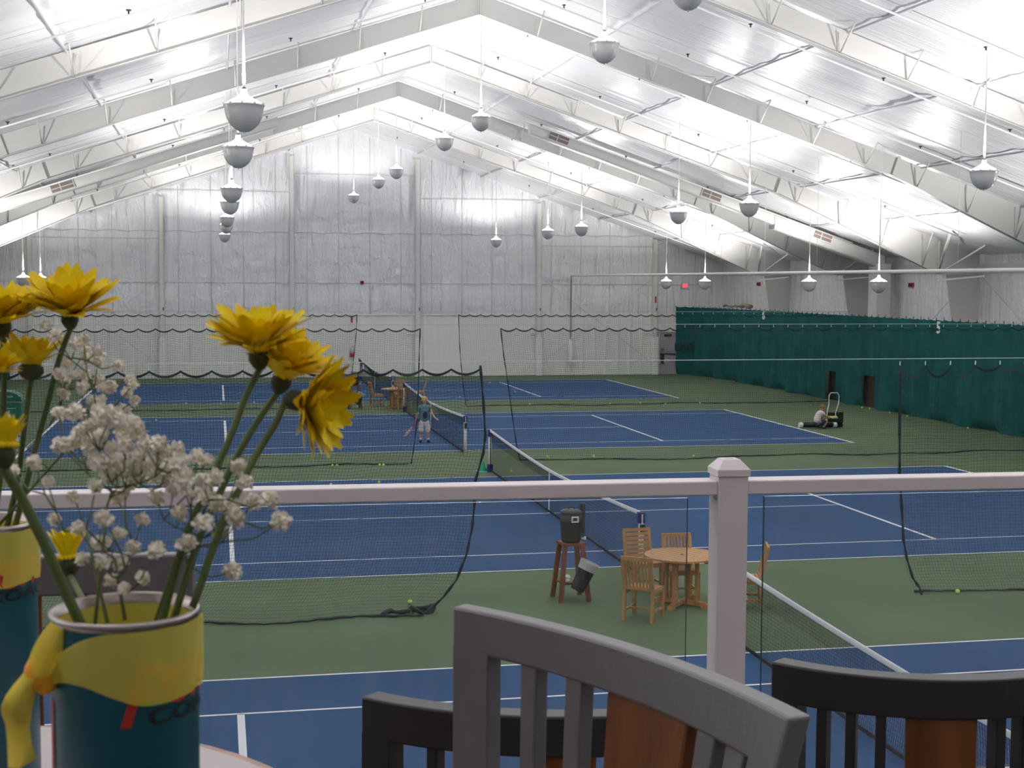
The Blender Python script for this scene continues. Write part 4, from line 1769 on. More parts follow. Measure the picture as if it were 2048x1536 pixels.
skin_body('body', V, E_, R_, M['skin'], kd)
head(kd, (.14, .02, .68), .095, PI/2, M['hair2'], .35)
C_ = [[((-.05, 0, .17), (.14, .15)), ((-.05, 0, .32), (.13, .14)), ((.01, .01, .45), (.122, .13)), ((.08, .02, .535), (.09, .1)), ((.105, .02, .57), .055)]]
for sy in (-1, 1):
    C_.append([('@', 0, 3), ((.10, sy*.12, .51), .055), ((.17, sy*.135, .455), .048)])
V, E_, R_ = chainset(C_)
skin_body('t_shirt', V, E_, R_, M['wshirt'], kd)
C_ = [[((-.02, 0, .17), .125), ((0, 0, .15), .12)]]
for sy in (-1, 1):
    C_.append([('@', 0, 1), ((.06, sy*.10, .19), .078), ((.20, sy*.13, .28), .062)])
V, E_, R_ = chainset(C_)
skin_body('shorts', V, E_, R_, M['print'], kd)
for sy in (-1, 1):
    mb = MB()
    mb.ball((.15, sy*.11, .035), .08, 12, 8, sc3=(1.1, .5, .42))
    mb.build('shoe', M['shoe'], kd)

# ================================================================ THE BALCONY
ZF = 3.28
mb = MB()
mb.box((-2, (YE-40.35)/2, ZF-.12), (2*XW-4, abs(YE)-40.35, .24))
struct('floor_balcony', mb, M['carpet'])
mb = MB()
mb.box((-2, -40.33, 1.55), (2*XW-4, .06, 3.08))
struct('wall_balcony_front', mb, M['greywall'])
mb = MB()
mb.box((-2, -49.6, 5.2), (2*XW-4, .12, 3.9))
struct('wall_lounge', mb, M['greywall'])
mb = MB()
mb.box((-2, -48.6, 6.3), (2*XW-4, 2.2, .12))
struct('ceiling_lounge', mb, M['greyceil'])

# railing: direction slightly turned
DR = Vector((1, -.040, 0)).normalized()
NR = Vector((DR.y, -DR.x, 0))      # towards the viewer


def rpt(px, py, z):
    p = at(px, py, 2, z)
    return Vector((float(p[0]), float(p[1]), z))


ZR = 4.205
pc = rpt(1467.5, 962, ZR)          # front face of the post
rl = empty('balcony_railing', (pc.x, pc.y, ZF), 0, 'white balcony railing with square capped post and glass panes', 'railing')


def rel(v):
    return Vector(v)-rl.location


PW = .0835
pcen = pc-NR*(PW/2)
rot = math.atan2(DR.y, DR.x)
mb = MB()
c = rel((pcen.x, pcen.y, (ZF+ZR+.03)/2))
mb.box(c, (PW, PW, ZR+.03-ZF), rz=rot)
mb.build('post', M['rail'], rl, bevel=.003)
mb = MB()
zc = ZR+.012
hw, tw = PW/2+.004, .024
R3 = Matrix.Rotation(rot, 3, 'Z')
lv = []
for (h_, z) in ((hw, zc), (hw, zc+.018), (hw-.002, zc+.020), (tw, zc+.043), (tw-.002, zc+.044)):
    for (i, j) in ((-1, -1), (1, -1), (1, 1), (-1, 1)):
        lv.append(rel(Vector((pcen.x, pcen.y, 0))+R3 @ Vector((i*h_, j*h_, 0))+Vector((0, 0, z))))
fs = []
for k in range(4):
    for j in range(4):
        fs.append((k*4+j, k*4+(j+1) % 4, (k+1)*4+(j+1) % 4, (k+1)*4+j))
fs.append((16, 17, 18, 19))
fs.append((3, 2, 1, 0))
mb.add(lv, fs)
mb.lathe([(.012, .0445), (.012, .0455), (.009, .0455), (.009, .0445)], rel((pcen.x, pcen.y, zc)), 16, smooth=False)
mb.build('post_cap', M['rail'], rl, bevel=.0015)
RD, RH = .072, .039
for sgn, ln_ in ((-1, 2.3), (1, 1.6)):
    a_ = pcen + DR*(sgn*PW/2) + NR*(PW/2-.004-RD/2)
    b_ = a_ + DR*(sgn*ln_)
    a_.z = b_.z = ZR-RH/2
    mb = MB()
    mb.bar(rel(a_), rel(b_), RD, RH)
    mb.build('handrail', M['rail'], rl, bevel=.004)
    g0 = pcen + DR*(sgn*(PW/2+(.072 if sgn < 0 else .060))) - NR*.004
    g1 = pcen + DR*(sgn*(ln_))-NR*.004
    for v_ in (g0, g1):
        v_.z = (ZF+.07+ZR-.05)/2
    gl = MB()
    gl.bar(rel(g0), rel(g1), .008, ZR-.05-ZF-.07)
    g = gl.build('glass_pane', M['glass'], rl)
    g['label'] = 'clear glass pane'
    mb = MB()
    e0 = g0.copy()
    mb.box(rel(e0), (.0006 if sgn < 0 else .0014, .0082, ZR-.05-ZF-.07), rz=rot)
    mb.build('glass_edge', M['gedge'], rl)
    mb = MB()
    a2 = a_.copy()
    b2 = b_.copy()
    a2.z = b2.z = ZF+.05
    mb.bar(rel(a2), rel(b2), .05, .05)
    mb.build('bottom_rail', M['rail'], rl, bevel=.003)
    mb = MB()
    e_ = b_.copy()
    mb.box(rel((e_.x, e_.y, (ZF+ZR)/2)), (PW, PW, ZR-ZF), rz=rot)
    mb.build('post', M['rail'], rl, bevel=.003)


# ---------------------------------------------------------------- lounge chairs
def circle3(p1, p2, p3):
    ax, ay = p1
    bx, by = p2
    cx, cy = p3
    d = 2*(ax*(by-cy)+bx*(cy-ay)+cx*(ay-by))
    ux = ((ax*ax+ay*ay)*(by-cy)+(bx*bx+by*by)*(cy-ay)+(cx*cx+cy*cy)*(ay-by))/d
    uy = ((ax*ax+ay*ay)*(cx-bx)+(bx*bx+by*by)*(ax-cx)+(cx*cx+cy*cy)*(bx-ax))/d
    return ux, uy, math.hypot(ax-ux, ay-uy)


def lounge_chair(name, p1, p2, p3, ztop, thick, bh, label, sitdir, seatz, nsl, stile, slatw, panelw, cm='chair', slots=None, lean=.0):
    """p1, p2, p3: plan points of the top edge nearest the viewer, end, middle, end. sitdir: plan vector from the back towards the seat"""
    ux, uy, R_ = circle3(p1, p2, p3)
    a1, a2, a3 = (math.atan2(p[1]-uy, p[0]-ux) for p in (p1, p2, p3))
    while a2-a1 > PI:
        a2 -= 2*PI
    while a2-a1 < -PI:
        a2 += 2*PI
    while a3-a2 > PI:
        a3 -= 2*PI
    while a3-a2 < -PI:
        a3 += 2*PI
    root = empty(name, ((p1[0]+p3[0])/2, (p1[1]+p3[1])/2, ZF), 0, label, 'chair')
    org = root.location.copy()
    sd_ = Vector((sitdir[0], sitdir[1], 0)).normalized()
    L_ = abs(a3-a1)*R_
    # the other face lies away from the viewer
    vdir = Vector(((p1[0]+p3[0])/2-CAM[0], (p1[1]+p3[1])/2-CAM[1], 0)).normalized()
    radial = Vector((math.cos(a2), math.sin(a2), 0))
    rs = 1 if radial.dot(vdir) > 0 else -1

    def pt(s, off, z):          # s 0..1 along, off = distance away from the viewer side
        a = a1+(a3-a1)*s
        rr = R_+rs*off
        dz = ztop-z
        ln2 = Vector((-dz*lean*s*s, 0, 0))
        return Vector((ux+rr*math.cos(a), uy+rr*math.sin(a), z))+ln2-org

    def slab(s0, s1, z0, z1, m, nm, t=thick, o0=0., bev=.004, n=None, sh=0.):
        n = n or max(2, int(40*abs(s1-s0)))
        vs, fs = [], []
        for i in range(n+1):
            s = s0+(s1-s0)*i/n
            vs += [pt(s, o0, z0), pt(s, o0+t, z0), pt(s, o0+t, z1), pt(s, o0, z1)]
        for i in range(n):
            b = i*4
            for k in range(4):
                fs.append((b+k, b+(k+1) % 4, b+4+(k+1) % 4, b+4+k))
        fs.append((3, 2, 1, 0))
        fs.append((n*4, n*4+1, n*4+2, n*4+3))
        mb = MB()
        mb.add(vs, fs, 0, False)
        o = mb.build(nm, m, root, bevel=bev)
        for p in o.data.polygons:
            p.use_smooth = False
        bm = bmesh.new()
        bm.from_mesh(o.data)
        bmesh.ops.recalc_face_normals(bm, faces=bm.faces)
        bm.to_mesh(o.data)
        bm.free()
        return o
    sb = seatz+.06
    CM = M[cm]
    slab(0, 1, ztop-bh, ztop, CM, 'crest_rail', bev=.003, n=40)
    sw = stile/L_
    if slots is None:
        pw = panelw/L_
        lo, hi = sw, .5-pw/2
        slw = slatw/L_
        gap = ((hi-lo)-nsl*slw)/(nsl+1)
        slots = [(0, sw, 'stile')]
        for k in range(nsl):
            s0 = lo+gap*(k+1)+slw*k
            slots += [(s0, s0+slw, 'slat'), (1-s0-slw, 1-s0, 'slat')]
        slots += [(.5-pw/2, .5+pw/2, 'centre_panel'), (1-sw, 1, 'stile')]
    for (s0, s1, nm) in slots:
        if nm == 'stile':
            slab(s0, s1, seatz-.02, ztop-bh+.006, CM, nm, bev=.0015)
        elif nm == 'slat':
            slab(s0, s1, sb, ztop-bh+.003, CM, nm, t=thick*.85, o0=thick*.08, bev=.0025)
        else:
            slab(s0, s1, sb, ztop-bh+.004, M['panelw'], nm, t=thick*.7, o0=thick*.15)
    slab(sw, 1-sw, sb-.035, sb, CM, 'back_rail', bev=.003)
    # seat and legs
    e1, e2 = pt(0, thick/2, seatz), pt(1, thick/2, seatz)
    ax = (e2-e1).normalized()
    hwid = (e2-e1).length/2
    mid = (e1+e2)/2
    sv = sd_-ax*sd_.dot(ax)
    sv.normalize()
    depth = .42
    mb = MB()
    k = []
    for (i, j) in ((-1, .04), (1, .04), (.95, depth), (-.95, depth)):
        k.append(mid+ax*(i*(hwid+.005))+sv*j)
    vs = [Vector((p.x, p.y, seatz-ZF-.045)) for p in k]+[Vector((p.x, p.y, seatz-ZF)) for p in k]
    mb.add(vs, [(3, 2, 1, 0), (4, 5, 6, 7), (0, 1, 5, 4), (1, 2, 6, 5), (2, 3, 7, 6), (3, 0, 4, 7)])
    mb.build('seat', M['panelw'], root, bevel=.006)
    feet = []
    for (i, j) in ((-.93, .02), (.93, .02), (.86, depth-.03), (-.86, depth-.03)):
        t_ = mid+ax*(i*hwid)+sv*j
        f_ = mid+ax*(i*hwid*1.02)+sv*(j+(.03 if j > .1 else -.05))
        mb = MB()
        mb.bar((t_.x, t_.y, seatz-ZF-.04), (f_.x, f_.y, 0), .036, .036)
        mb.build('leg', CM, root, bevel=.003)
        feet.append(f_)
    mb = MB()
    for a_, b_ in ((0, 1), (1, 2), (2, 3), (3, 0)):
        mb.bar((feet[a_].x, feet[a_].y, .22), (feet[b_].x, feet[b_].y, .22), .02, .028)
    mb.build('stretcher', CM, root)
    return root


def hp(pxy, h):
    p = at(pxy[0], pxy[1], 2, CAM[2]-h)
    return (float(p[0]), float(p[1]))


HT, HL = .325, .53
# tall chair at the right of the vase table
lounge_chair('bar_chair', hp((905, 1213), HT), hp((1290, 1312), HT), hp((1577, 1436), HT), CAM[2]-HT, .021, .044,
             'large grey slat back bar chair in front, brown centre panel', (-.9, -.45), ZF+.76, 2, .050, .026, .115, lean=.26,
             slots=[(0, .102, 'stile'), (.195, .242, 'slat'), (.328, .379, 'slat'), (.451, .706, 'centre_panel'), (.738, .797, 'slat'), (.832, .893, 'slat'), (.911, 1, 'stile')])
# tall chair across the table at left: only its right half shows
e = hp((385, 1109), HT)
lounge_chair('bar_chair', (e[0]-.46, e[1]-.01), (e[0]-.23, e[1]+.018), e, CAM[2]-HT, .021, .048,
             'grey bar chair behind the two flower vases at left', (.1, -1), ZF+.76, 2, .045, .026, .11)
pr = [hp(p, HL) for p in ((1542, 1323), (1862, 1360), (2180, 1333))]
lounge_chair('dining_chair', pr[0], pr[1], pr[2], CAM[2]-HL, .034, .055, 'dark grey curved back chair at the bottom right, by the railing', (.12, 1), ZF+.45, 3, .042, .0145, .098, cm='chairlow')
pl_ = [hp(p, HL) for p in ((722, 1393), (1100, 1434), (1520, 1396))]
lounge_chair('dining_chair', pl_[0], pl_[1], pl_[2], CAM[2]-HL, .034, .052, 'dark grey curved back chair behind the large bar chair, lower centre', (.1, 1), ZF+.45, 2, .045, .0145, .085, cm='chairlow')

# ---------------------------------------------------------------- vase table
ht = .381
ZT = CAM[2]-ht
tc = (CAM[0]-.609*ht, CAM[1]+2.459*ht)
TR = .835*ht
tb = empty('bar_table', (tc[0], tc[1], ZF), 0, 'small round bar table with wood edge under the vases', 'table')
mb = MB()
mb.disc((0, 0, ZT-ZF), TR-.012, 64)
mb.build('tabletop', M['ttop'], tb)
mb = MB()
mb.lathe([(TR-.012, 0.0), (TR-.002, -.002), (TR, -.008), (TR, -.024), (TR-.01, -.028), (0, -.028)], (0, 0, ZT-ZF), 64)
mb.build('wood_edge', M['tedge'], tb)
mb = MB()
mb.lathe([(.25, 0), (.25, .015), (.05, .04), (.035, .06), (.035, ZT-ZF-.05), (.12, ZT-ZF-.03)], n=24)
mb.build('pedestal', M['chair'], tb)

# ---------------------------------------------------------------- vases made from ball cans
CR, CH_ = .038, .2065
ZRIM = ZT+.0005+CH_


def can(cx, cy, label, a_text, knot_a, tail, seed):
    o = empty('flower_vase', (cx, cy, ZT+.0005), 0, label, 'vase', 'ball can vases on the bar table')
    mb = MB()
    mb.lathe([(0, .001), (CR-.002, .0), (CR, .003), (CR, CH_-.004)], n=48)
    mb.build('can_body', M['can'], o)
    mb = MB()
    mb.lathe([(CR, CH_-.005), (CR+.0012, CH_-.003), (CR+.0012, CH_-.001), (CR, CH_), (CR-.0016, CH_-.001), (CR-.0016, CH_-.012)], n=48)
    mb.build('rim', M['tin'], o)
    mb = MB()
    mb.lathe([(CR-.0022, CH_-.006), (CR-.0025, .02), (0, .02)], n=48)
    mb.build('inner_cloth', M['clothin'], o)

    def wrap(body, size, zb, a0, m, nm, sl=0., sx=1.):
        vs, fs = text_mesh(body, size, 0)
        x0_ = min(v[0] for v in vs)
        mb = MB()
        out = []
        for v in vs:
            x = ((v[0]-x0_)*sx + v[1]*sl)
            a = a0 + x/CR
            rr = CR+.0009
            out.append((rr*math.cos(a), rr*math.sin(a), zb+v[1]))
        mb.add(out, fs)
        # cut big triangles so they hug the can
        ob = mb.build(nm, m, o)
        bm = bmesh.new()
        bm.from_mesh(ob.data)
        for _ in range(2):
            bmesh.ops.subdivide_edges(bm, edges=[e_ for e_ in bm.edges if e_.calc_length() > .003], cuts=1)
        bmesh.ops.triangulate(bm, faces=bm.faces)
        for v in bm.verts:
            l_ = math.hypot(v.co.x, v.co.y)
            v.co.x *= (CR+.0009)/l_
            v.co.y *= (CR+.0009)/l_
        bm.to_mesh(ob.data)
        bm.free()
        return ob
    # a_text is the direction the lettering starts from
    wrap('P', .046, CH_-.0535, a_text, M['redt'], 'red_lettering', sl=.30, sx=.95)
    wrap('enn', .044, CH_-.0440, a_text+.58, M['redt'], 'red_lettering', sl=.22, sx=.85)
    wrap('COACH', .0112, CH_-.0535, a_text+.36, M['blackt'], 'black_lettering', sl=.1, sx=1.75)
    mb = MB()
    mb.lathe([(CR+.0006, .05), (CR+.0006, CH_-.045)], n=3, a0=a_text-1.32, a1=a_text-1.18)
    mb.build('red_stripe', M['redt'], o)
    # scarf band
    rn_ = random.Random(seed)
    rows = [[], [], [], []]
    N = 96
    for i in range(N+1):
        a = 2*PI*i/N
        da = (a-knot_a+PI) % (2*PI)-PI
        # wide at the front, gathered at the knot
        g_ = math.exp(-(da/.55)**2)
        wd = .012+.0265*(1-math.exp(-(da/.80)**2))
        top_ = CH_-.0045-.016*g_
        rp_ = .0018+.0006*math.sin(a*9+seed)+.003*g_
        for k, f_ in enumerate((0, .15, .8, 1)):
            rr = CR+rp_*(1 if k in (1, 2) else .8)+.0004*math.sin(a*15+k)
            rows[k].append((rr*math.cos(a), rr*math.sin(a), top_-wd*f_ - .0012*math.sin(a*4)*f_))
    mb = MB()
    mb.grid(rows)
    mb.build('scarf', M['cloth'], o)
    # knot, loop and tail
    kx, ky, kz = (CR+.007)*math.cos(knot_a), (CR+.007)*math.sin(knot_a), CH_-.028
    mb = MB()
    mb.ball((kx, ky, kz), .0085, 12, 8, sc3=(1, 1, 1.15))
    mb.ball((kx+.002, ky, kz-.006), .006, 10, 7)
    mb.build('knot', M['knot'], o)
    if tail:
        # tail hanging down: positions follow the photo at the can's distance
        mb = MB()
        rows = [[], [], []]
        for (lx, rx, z) in tail:
            jy = .006*math.sin(z*180)
            rows[0].append((lx, ky-.004+jy, z))
            rows[1].append(((lx+rx)/2, ky-.010+jy, z+.001))
            rows[2].append((rx, ky-.004-jy, z))
        mb.grid(rows)
        mb.build('scarf_tail', M['clothd'], o)
        mb = MB()
        rows = [[], [], []]
        for k in range(7):
            t = k/6
            x = kx+(-.030+.041-kx*0)*0 + (kx+.006)*(0) + (-CR*.80-kx)*t+0
            z = kz+(CH_-.004-kz)*t
            wv = .004+.005*math.sin(PI*(t*.7+.15))
            rows[0].append((kx+(-CR*.78-kx)*t-wv, ky-.004+(.002-ky)*t*.2, z+.002))
            rows[1].append((kx+(-CR*.78-kx)*t, ky-.012+(.002-ky)*t*.2, z))
            rows[2].append((kx+(-CR*.78-kx)*t+wv, ky-.004+(.002-ky)*t*.2, z-.002))
        mb.grid(rows)
        mb.build('scarf_fold', M['clothd'], o)
    return o


q1 = at(250, 1214, 2, ZRIM)
q2 = at(-38, 1040, 2, ZRIM)
D1 = float((q1-CAM) @ _f)
D2 = float((q2-CAM) @ _f)


def loc_x(px, z_rel_py):       # x, z inside the can's own frame for a picture place at its distance
    p = deep(px, z_rel_py, D1-.03)
    return float(p[0]-q1[0]), float(p[2]-(ZT+.0005))


tail = []
for (l_, r_, py) in ((75, 118, 1300), (62, 112, 1330), (45, 100, 1350), (28, 84, 1368), (14, 72, 1385), (6, 66, 1405), (5, 62, 1425), (8, 60, 1455), (12, 64, 1490), (18, 68, 1530)):
    xl, z = loc_x(l_, py)
    xr, _ = loc_x(r_, py)
    tail.append((xl, xr, z))
can(float(q1[0]), float(q1[1]), 'teal ball can vase with yellow scarf knotted at its side, nearer of two', math.atan2(CAM[1]-q1[1], CAM[0]-q1[0])-.08, PI+.42, tail, 1)
can(float(q2[0]), float(q2[1]), 'teal ball can vase with yellow scarf cut off by the left picture edge', math.atan2(CAM[1]-q2[1], CAM[0]-q2[0])-.35, PI+.3, None, 2)


# ---------------------------------------------------------------- flowers
def bloom(name, root, base_px, axis_px, depth, R_, n1, label=None, open_=1.05, tilt=.35, calyx_r=.0058, seed=0, lo_n=None):
    """daisy bloom: base at a place in the photograph at a known distance; the axis points along the picture direction axis_px and a little to the viewer"""
    rn_ = random.Random(seed)
    b_ = Vector([float(c) for c in deep(base_px[0], base_px[1], depth)])-root.location
    ax = Vector([float(c) for c in (_R*axis_px[0] - _U*axis_px[1])]).normalized()
    ax = (ax*(1-tilt) - Vector([float(c) for c in _f])*tilt).normalized()
    t1 = ax.cross(Vector((0.13, .2, .97))).normalized()
    t2 = ax.cross(t1).normalized()
    mb = MB()
    for ring, (cnt, th, rl_, h0) in enumerate(((int(n1*1.3), open_, 1.0, .0), (int(n1*1.0), open_*.72, .86, .003), (int(n1*.6), open_*.42, .62, .005))):
        for k in range(cnt):
            a = 2*PI*(k+.5*ring)/cnt+rn_.uniform(-.13, .13)
            th_ = th*rn_.uniform(.82, 1.12)
            Lp = R_*rl_*rn_.uniform(.82, 1.08)
            wv = R_*.085*rn_.uniform(.85, 1.2)
            rad = t1*math.cos(a)+t2*math.sin(a)
            side = ax.cross(rad).normalized()
            pts = []
            bend = rn_.uniform(-.25, .45)
            tw = rn_.uniform(-.35, .35)
            p = b_+ax*(.004+h0)+rad*.003
            ang = th_*.75
            for s in range(7):
                f_ = s/6
                wd = wv*(.35+1.15*math.sin(PI*min(1, f_*.86+.10))**.8)*(1 if s < 6 else .55)
                d_ = ax*math.cos(ang)+rad*math.sin(ang)
                nn_ = side.cross(d_).normalized()
                sd2 = (side*math.cos(tw*f_)+nn_*math.sin(tw*f_))
                pts.append((p-sd2*wd, p+nn_*wd*.22, p+sd2*wd))
                p = p+d_*(Lp/6)
                ang += (bend+.25)*.16
            mb.grid([[pts[s][c] for s in range(7)] for c in range(3)])
    o = mb.build('petals', M['petal'], root)
    mb = MB()
    for k in range(34):
        rr = .006*math.sqrt(k/34)
        a = k*2.4
        mb.ball(tuple(b_+ax*.006+(t1*math.cos(a)+t2*math.sin(a))*rr), .0016, 5, 4)
    mb.build('flower_centre', M['petal'], root)
    mb = MB()
    P = []
    for (r_, h_) in ((.0028, -.0065), (calyx_r*.75, -.0045), (calyx_r*1.05, -.001), (calyx_r*1.0, .003), (calyx_r*.7, .005)):
        P.append([tuple(b_+ax*h_+(t1*math.cos(2*PI*j/14)+t2*math.sin(2*PI*j/14))*r_) for j in range(15)])
    mb.grid(P)
    mb.build('calyx', M['calyx'], root)
    return b_-ax*.006


def stem_tube(root, pxs, depths, r0, r1, nm='stem', m='stem', start=None):
    pts = []
    k = len(pxs)
    for i, (px, py) in enumerate(pxs):
        d_ = depths[0]+(depths[1]-depths[0])*i/(k-1)
        pts.append(Vector([float(c) for c in deep(px, py, d_)])-root.location)
    if start is not None:
        pts[0] = start
    # smooth
    fine = []
    for i in range(k-1):
        p0 = pts[max(i-1, 0)]
        p1, p2 = pts[i], pts[i+1]
        p3 = pts[min(i+2, k-1)]
        for s in range(6):
            t = s/6
            fine.append(.5*((2*p1)+(-p0+p2)*t+(2*p0-5*p1+4*p2-p3)*t*t+(-p0+3*p1-3*p2+p3)*t**3))
    fine.append(pts[-1])
    n_ = len(fine)
    mb = MB()
    mb.tube([tuple(p) for p in fine], [r0+(r1-r0)*i/(n_-1) for i in range(n_)], 8)
    return mb.build(nm, M[m], root)


def flower(label, base_px, axis_px, depth, R_, n1, stem_px, sdepth, sr=.0019, seed=0, **kw):
    p = deep(base_px[0], base_px[1], depth)
    root = empty('daisy', tuple(float(c) for c in p), 0, label, 'flower', 'yellow daisies in the vases')
    s = bloom('daisy', root, base_px, axis_px, depth, R_, n1, seed=seed, **kw)
    stem_tube(root, stem_px, (depth, sdepth), sr, sr*1.15, start=s)
    return root


din = D1            # depth of the can mouth
flower('yellow daisy standing highest of the three leaning right, bloom facing up', (518, 716), (-.05, -1), .80, .034, 22, [(514, 724), (492, 792), (462, 870), (425, 955), (370, 1080), (322, 1250)], din+.01, seed=1, open_=1.25, tilt=.22)
r2 = flower('yellow daisy squeezed between its two neighbours, middle of the three leaning right', (562, 765), (.35, -1), .82, .032, 20, [(556, 776), (520, 835), (478, 905), (440, 985), (395, 1085), (343, 1255)], din+.015, seed=2, open_=1.05, tilt=.25)
flower('yellow daisy drooping lowest at the right, petals pointing down right', (590, 800), (1, .18), .79, .032, 22, [(597, 803), (552, 845), (515, 905), (485, 965), (440, 1060), (385, 1215)], din+.0, seed=3, open_=1.15, tilt=.25)
flower('yellow daisy with widest bloom at upper left', (140, 640), (.05, -1), .98, .040, 22, [(138, 640), (118, 720), (92, 820), (65, 920), (42, 1010), (20, 1090)], D2, seed=4, open_=1.28, tilt=.30)
flower('yellow daisy cut off by the left edge, upper one', (5, 655), (.1, -1), .97, .036, 20, [(8, 665), (8, 760), (5, 860), (0, 960), (-20, 1080)], D2, seed=5, open_=1.25, tilt=.25)
flower('half open yellow daisy seen from the side, left edge', (62, 742), (.05, -1), .99, .030, 12, [(62, 755), (48, 860), (35, 960), (8, 1080)], D2, seed=6, open_=1.15, tilt=.05, calyx_r=.0085)
flower('small yellow daisy bud at the left edge above the front vase stem', (8, 912), (.05, -1), .72, .018, 10, [(4, 925), (40, 990), (85, 1080), (120, 1160), (168, 1262)], din-.01, sr=.0026, seed=7, open_=.45, tilt=.02, calyx_r=.0055)
flower('yellow daisy bud low between the vases, petals upright', (138, 1132), (-.1, -1), .90, .022, 9, [(142, 1140), (155, 1180), (172, 1215), (190, 1262)], din+.02, seed=8, open_=.48, tilt=.02, calyx_r=.0065)
flower('yellow daisy barely showing at the left edge under the others', (-16, 745), (.6, -.8), .95, .018, 10, [(-16, 755), (-20, 860), (-25, 960), (-36, 1080)], D2, seed=9, open_=1.2, tilt=.1)
# leaf nubs on the stems
for (px, py, d_) in ((486, 765, .79), (512, 880, .785)):
    pass

# babys breath
FL_A = [(232, 385), (283, 437), (430, 460), (395, 480), (440, 510), (500, 520), (445, 555), (500, 570), (598, 592), (340, 585), (305, 635), (375, 640), (335, 675), (435, 640), (505, 665), (565, 700), (525, 710), (420, 705), (325, 735),
        (665, 660), (680, 690), (650, 730), (690, 770), (470, 770), (520, 765), (635, 820), (30, 850)]
FL_B = [(300, 835), (385, 830), (520, 830), (570, 850), (455, 900), (420, 935), (520, 950), (310, 1000), (390, 980), (660, 890), (690, 900), (715, 945), (635, 940), (580, 1020), (500, 1080), (590, 1090), (740, 1000), (690, 1050), (640, 1000),
        (815, 1000), (830, 1050), (905, 1020), (920, 1090), (770, 1110), (580, 1160), (650, 1120), (700, 1150), (850, 1130), (860, 1180), (545, 870), (600, 880), (470, 1000), (340, 1010), (545, 1150), (670, 1200), (740, 1060), (790, 1160), (720, 1110)]
FL_C = [(1010, 1060), (1060, 1080), (950, 1160), (1030, 1180), (1100, 1170), (1225, 1115), (1255, 1190), (980, 1240), (1055, 1260), (1110, 1300), (1180, 1310), (1210, 1370), (1290, 1290), (1380, 1280), (1435, 1390), (800, 1270), (915, 1340),
        (1040, 1400), (1125, 1440), (955, 1500), (890, 1230), (930, 1190)]
FL_D = [(175, 1090), (245, 1190), (490, 1210), (600, 1270), (640, 1240), (400, 1420), (380, 1270), (520, 1370), (600, 1450), (730, 1380), (500, 1500), (800, 1520), (280, 1380), (70, 1130)]
FL_E = [(445, 165), (590, 250), (680, 195), (760, 270), (895, 290), (470, 340), (590, 360), (690, 360), (820, 450), (715, 510), (600, 110), (640, 460), (650, 1e9)]
FL_F = [(1075, 250), (1260, 190), (1170, 140), (1360, 130), (1605, 125), (1330, 410), (1025, 75)]


def floret_mesh(variant, dense):
    rn_ = random.Random(variant)
    mb = MB()
    r_ = .0046
    n_ = 44 if dense else 30
    mb.ball((0, 0, 0), r_*.72, 8, 6, mi=1)
    for k in range(n_):
        z = 1-2*(k+.5)/n_
        if z < -.75:
            continue
        a = k*2.39996
        s_ = math.sqrt(1-z*z)
        d_ = Vector((s_*math.cos(a), s_*math.sin(a), z))
        t_ = d_.cross(Vector((.3, .5, .8))).normalized()
        t_ = (t_*math.cos(a*3)+d_.cross(t_)*math.sin(a*3))
        w_ = r_*.33
        L0, L1 = r_*.45, r_*rn_.uniform(.85, 1.15)
        nn_ = d_.cross(t_)
        mb.grid([[d_*L0-t_*w_*.5, d_*(L0+L1)/2-t_*w_+nn_*r_*.05, d_*L1-t_*w_*.75+nn_*r_*.2],
                 [d_*L0, d_*(L0+L1)/2, d_*L1*1.06+nn_*r_*.1],
                 [d_*L0+t_*w_*.5, d_*(L0+L1)/2+t_*w_+nn_*r_*.05, d_*L1+t_*w_*.75+nn_*r_*.2]])
    me = mb.build('floret', [M['floret'], M['fcore']])
    return me


fm = [floret_mesh(k, k < 2) for k in range(3)]
fdat = [o.data for o in fm]
for o in fm:
    bpy.data.objects.remove(o)


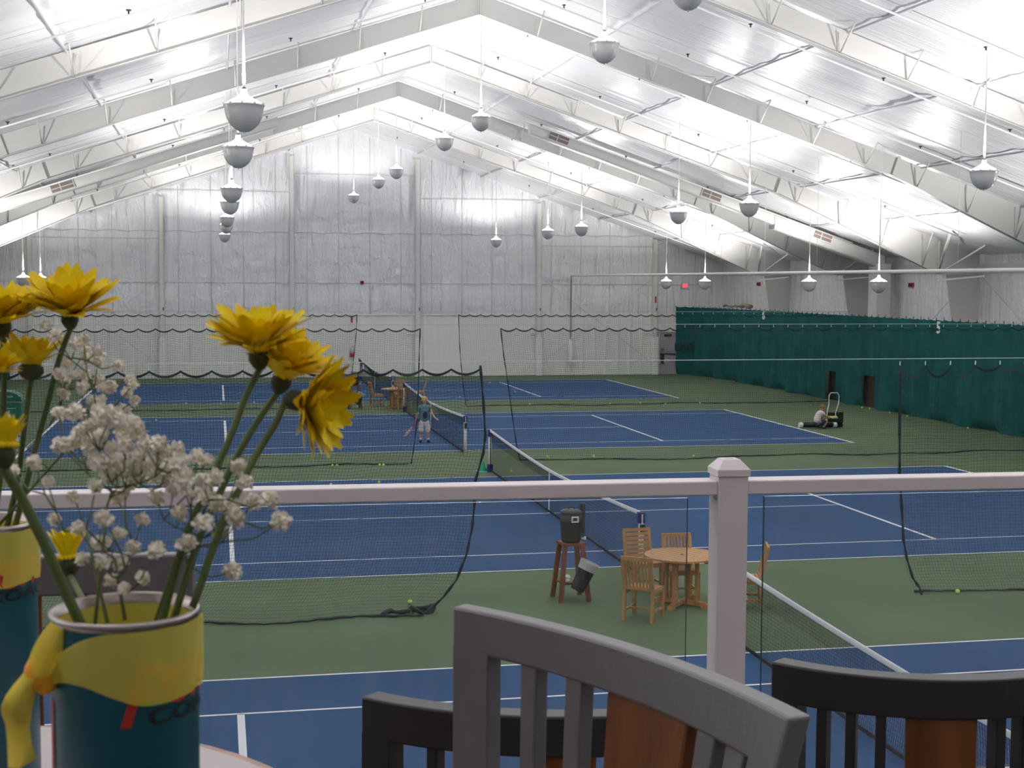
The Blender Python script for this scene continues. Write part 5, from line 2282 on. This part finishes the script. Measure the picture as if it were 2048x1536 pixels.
def spray(label, pts, dist, spread, mouth, hub, size, seed):
    rn_ = random.Random(seed)
    root_p = Vector([float(c) for c in deep(hub[0], hub[1], dist)])
    root = empty('babys_breath', root_p, 0, label, 'flower', 'sprays of babys breath in the vases')
    ends = []
    for (px, py) in pts:
        d_ = dist+rn_.uniform(-spread, spread)
        p = Vector([float(c) for c in deep(px, py, d_)])-root_p
        ends.append(p)
        o = bpy.data.objects.new('floret', fdat[rn_.randrange(3)])
        sc.collection.objects.link(o)
        o.parent = root
        o.location = p
        s_ = size*rn_.uniform(.82, 1.15)
        o.scale = (s_, s_, s_*rn_.uniform(.8, 1.05))
        o.rotation_euler = (rn_.uniform(-.9, .9), rn_.uniform(-.9, .9), rn_.uniform(0, 6.28))
    # twigs: nearest neighbours towards the hub, then down to the mouth
    m_ = Vector([float(c) for c in deep(*mouth)])-root_p
    order = sorted(range(len(ends)), key=lambda i: (ends[i]-m_).length)
    mb = MB()
    nodes = [m_.lerp(Vector((0, 0, 0)), t) for t in (0, .35, .7, 1.0)]
    mb.tube([tuple(n_) for n_ in nodes], [.0011, .0010, .0009, .0008], 6)
    joints = [nodes[2], nodes[3]]
    for i in order:
        e_ = ends[i]
        j_ = min(joints, key=lambda q_: (q_-e_).length+.5*(q_-m_).length)
        mid_ = j_.lerp(e_, .5)+Vector((rn_.uniform(-.003, .003), rn_.uniform(-.003, .003), -.004))
        mb.tube([tuple(j_), tuple(mid_), tuple(e_)], [.0006, .00045, .0004], 5)
        joints.append(mid_)
    mb.build('stems', M['twig'], root)
    return root


def z2(L_):
    return [(x/2.56, 500+y/2.56) for x, y in L_]


def z3(L_):
    return [(x/2.866, 1000+y/2.866) for x, y in L_ if y < 1e6]


spray('thin airy babys breath spray between the left and right daisies', z2(FL_A), .98, .05, (-20, 1070, D2), (150, 880), .95, 1)
spray('densest white babys breath cluster, left of centre of the bouquet', z2(FL_B), .77, .04, (190, 1250, din), (215, 1010), 1.10, 2)
spray('white babys breath spray reaching right in front of the railing', z2(FL_C), .76, .03, (310, 1245, din), (370, 1060), 1.05, 3)
spray('sparse babys breath around the left railing end above the vases', z2(FL_D), .80, .03, (215, 1245, din), (170, 1050), .9, 4)
spray('low babys breath florets just above the front vase mouth', z3(FL_E), .76, .03, (250, 1240, din), (230, 1120), .98, 5)
spray('babys breath florets hanging lowest at the right of the front vase', z3(FL_F), .75, .02, (345, 1240, din), (400, 1090), .98, 6)
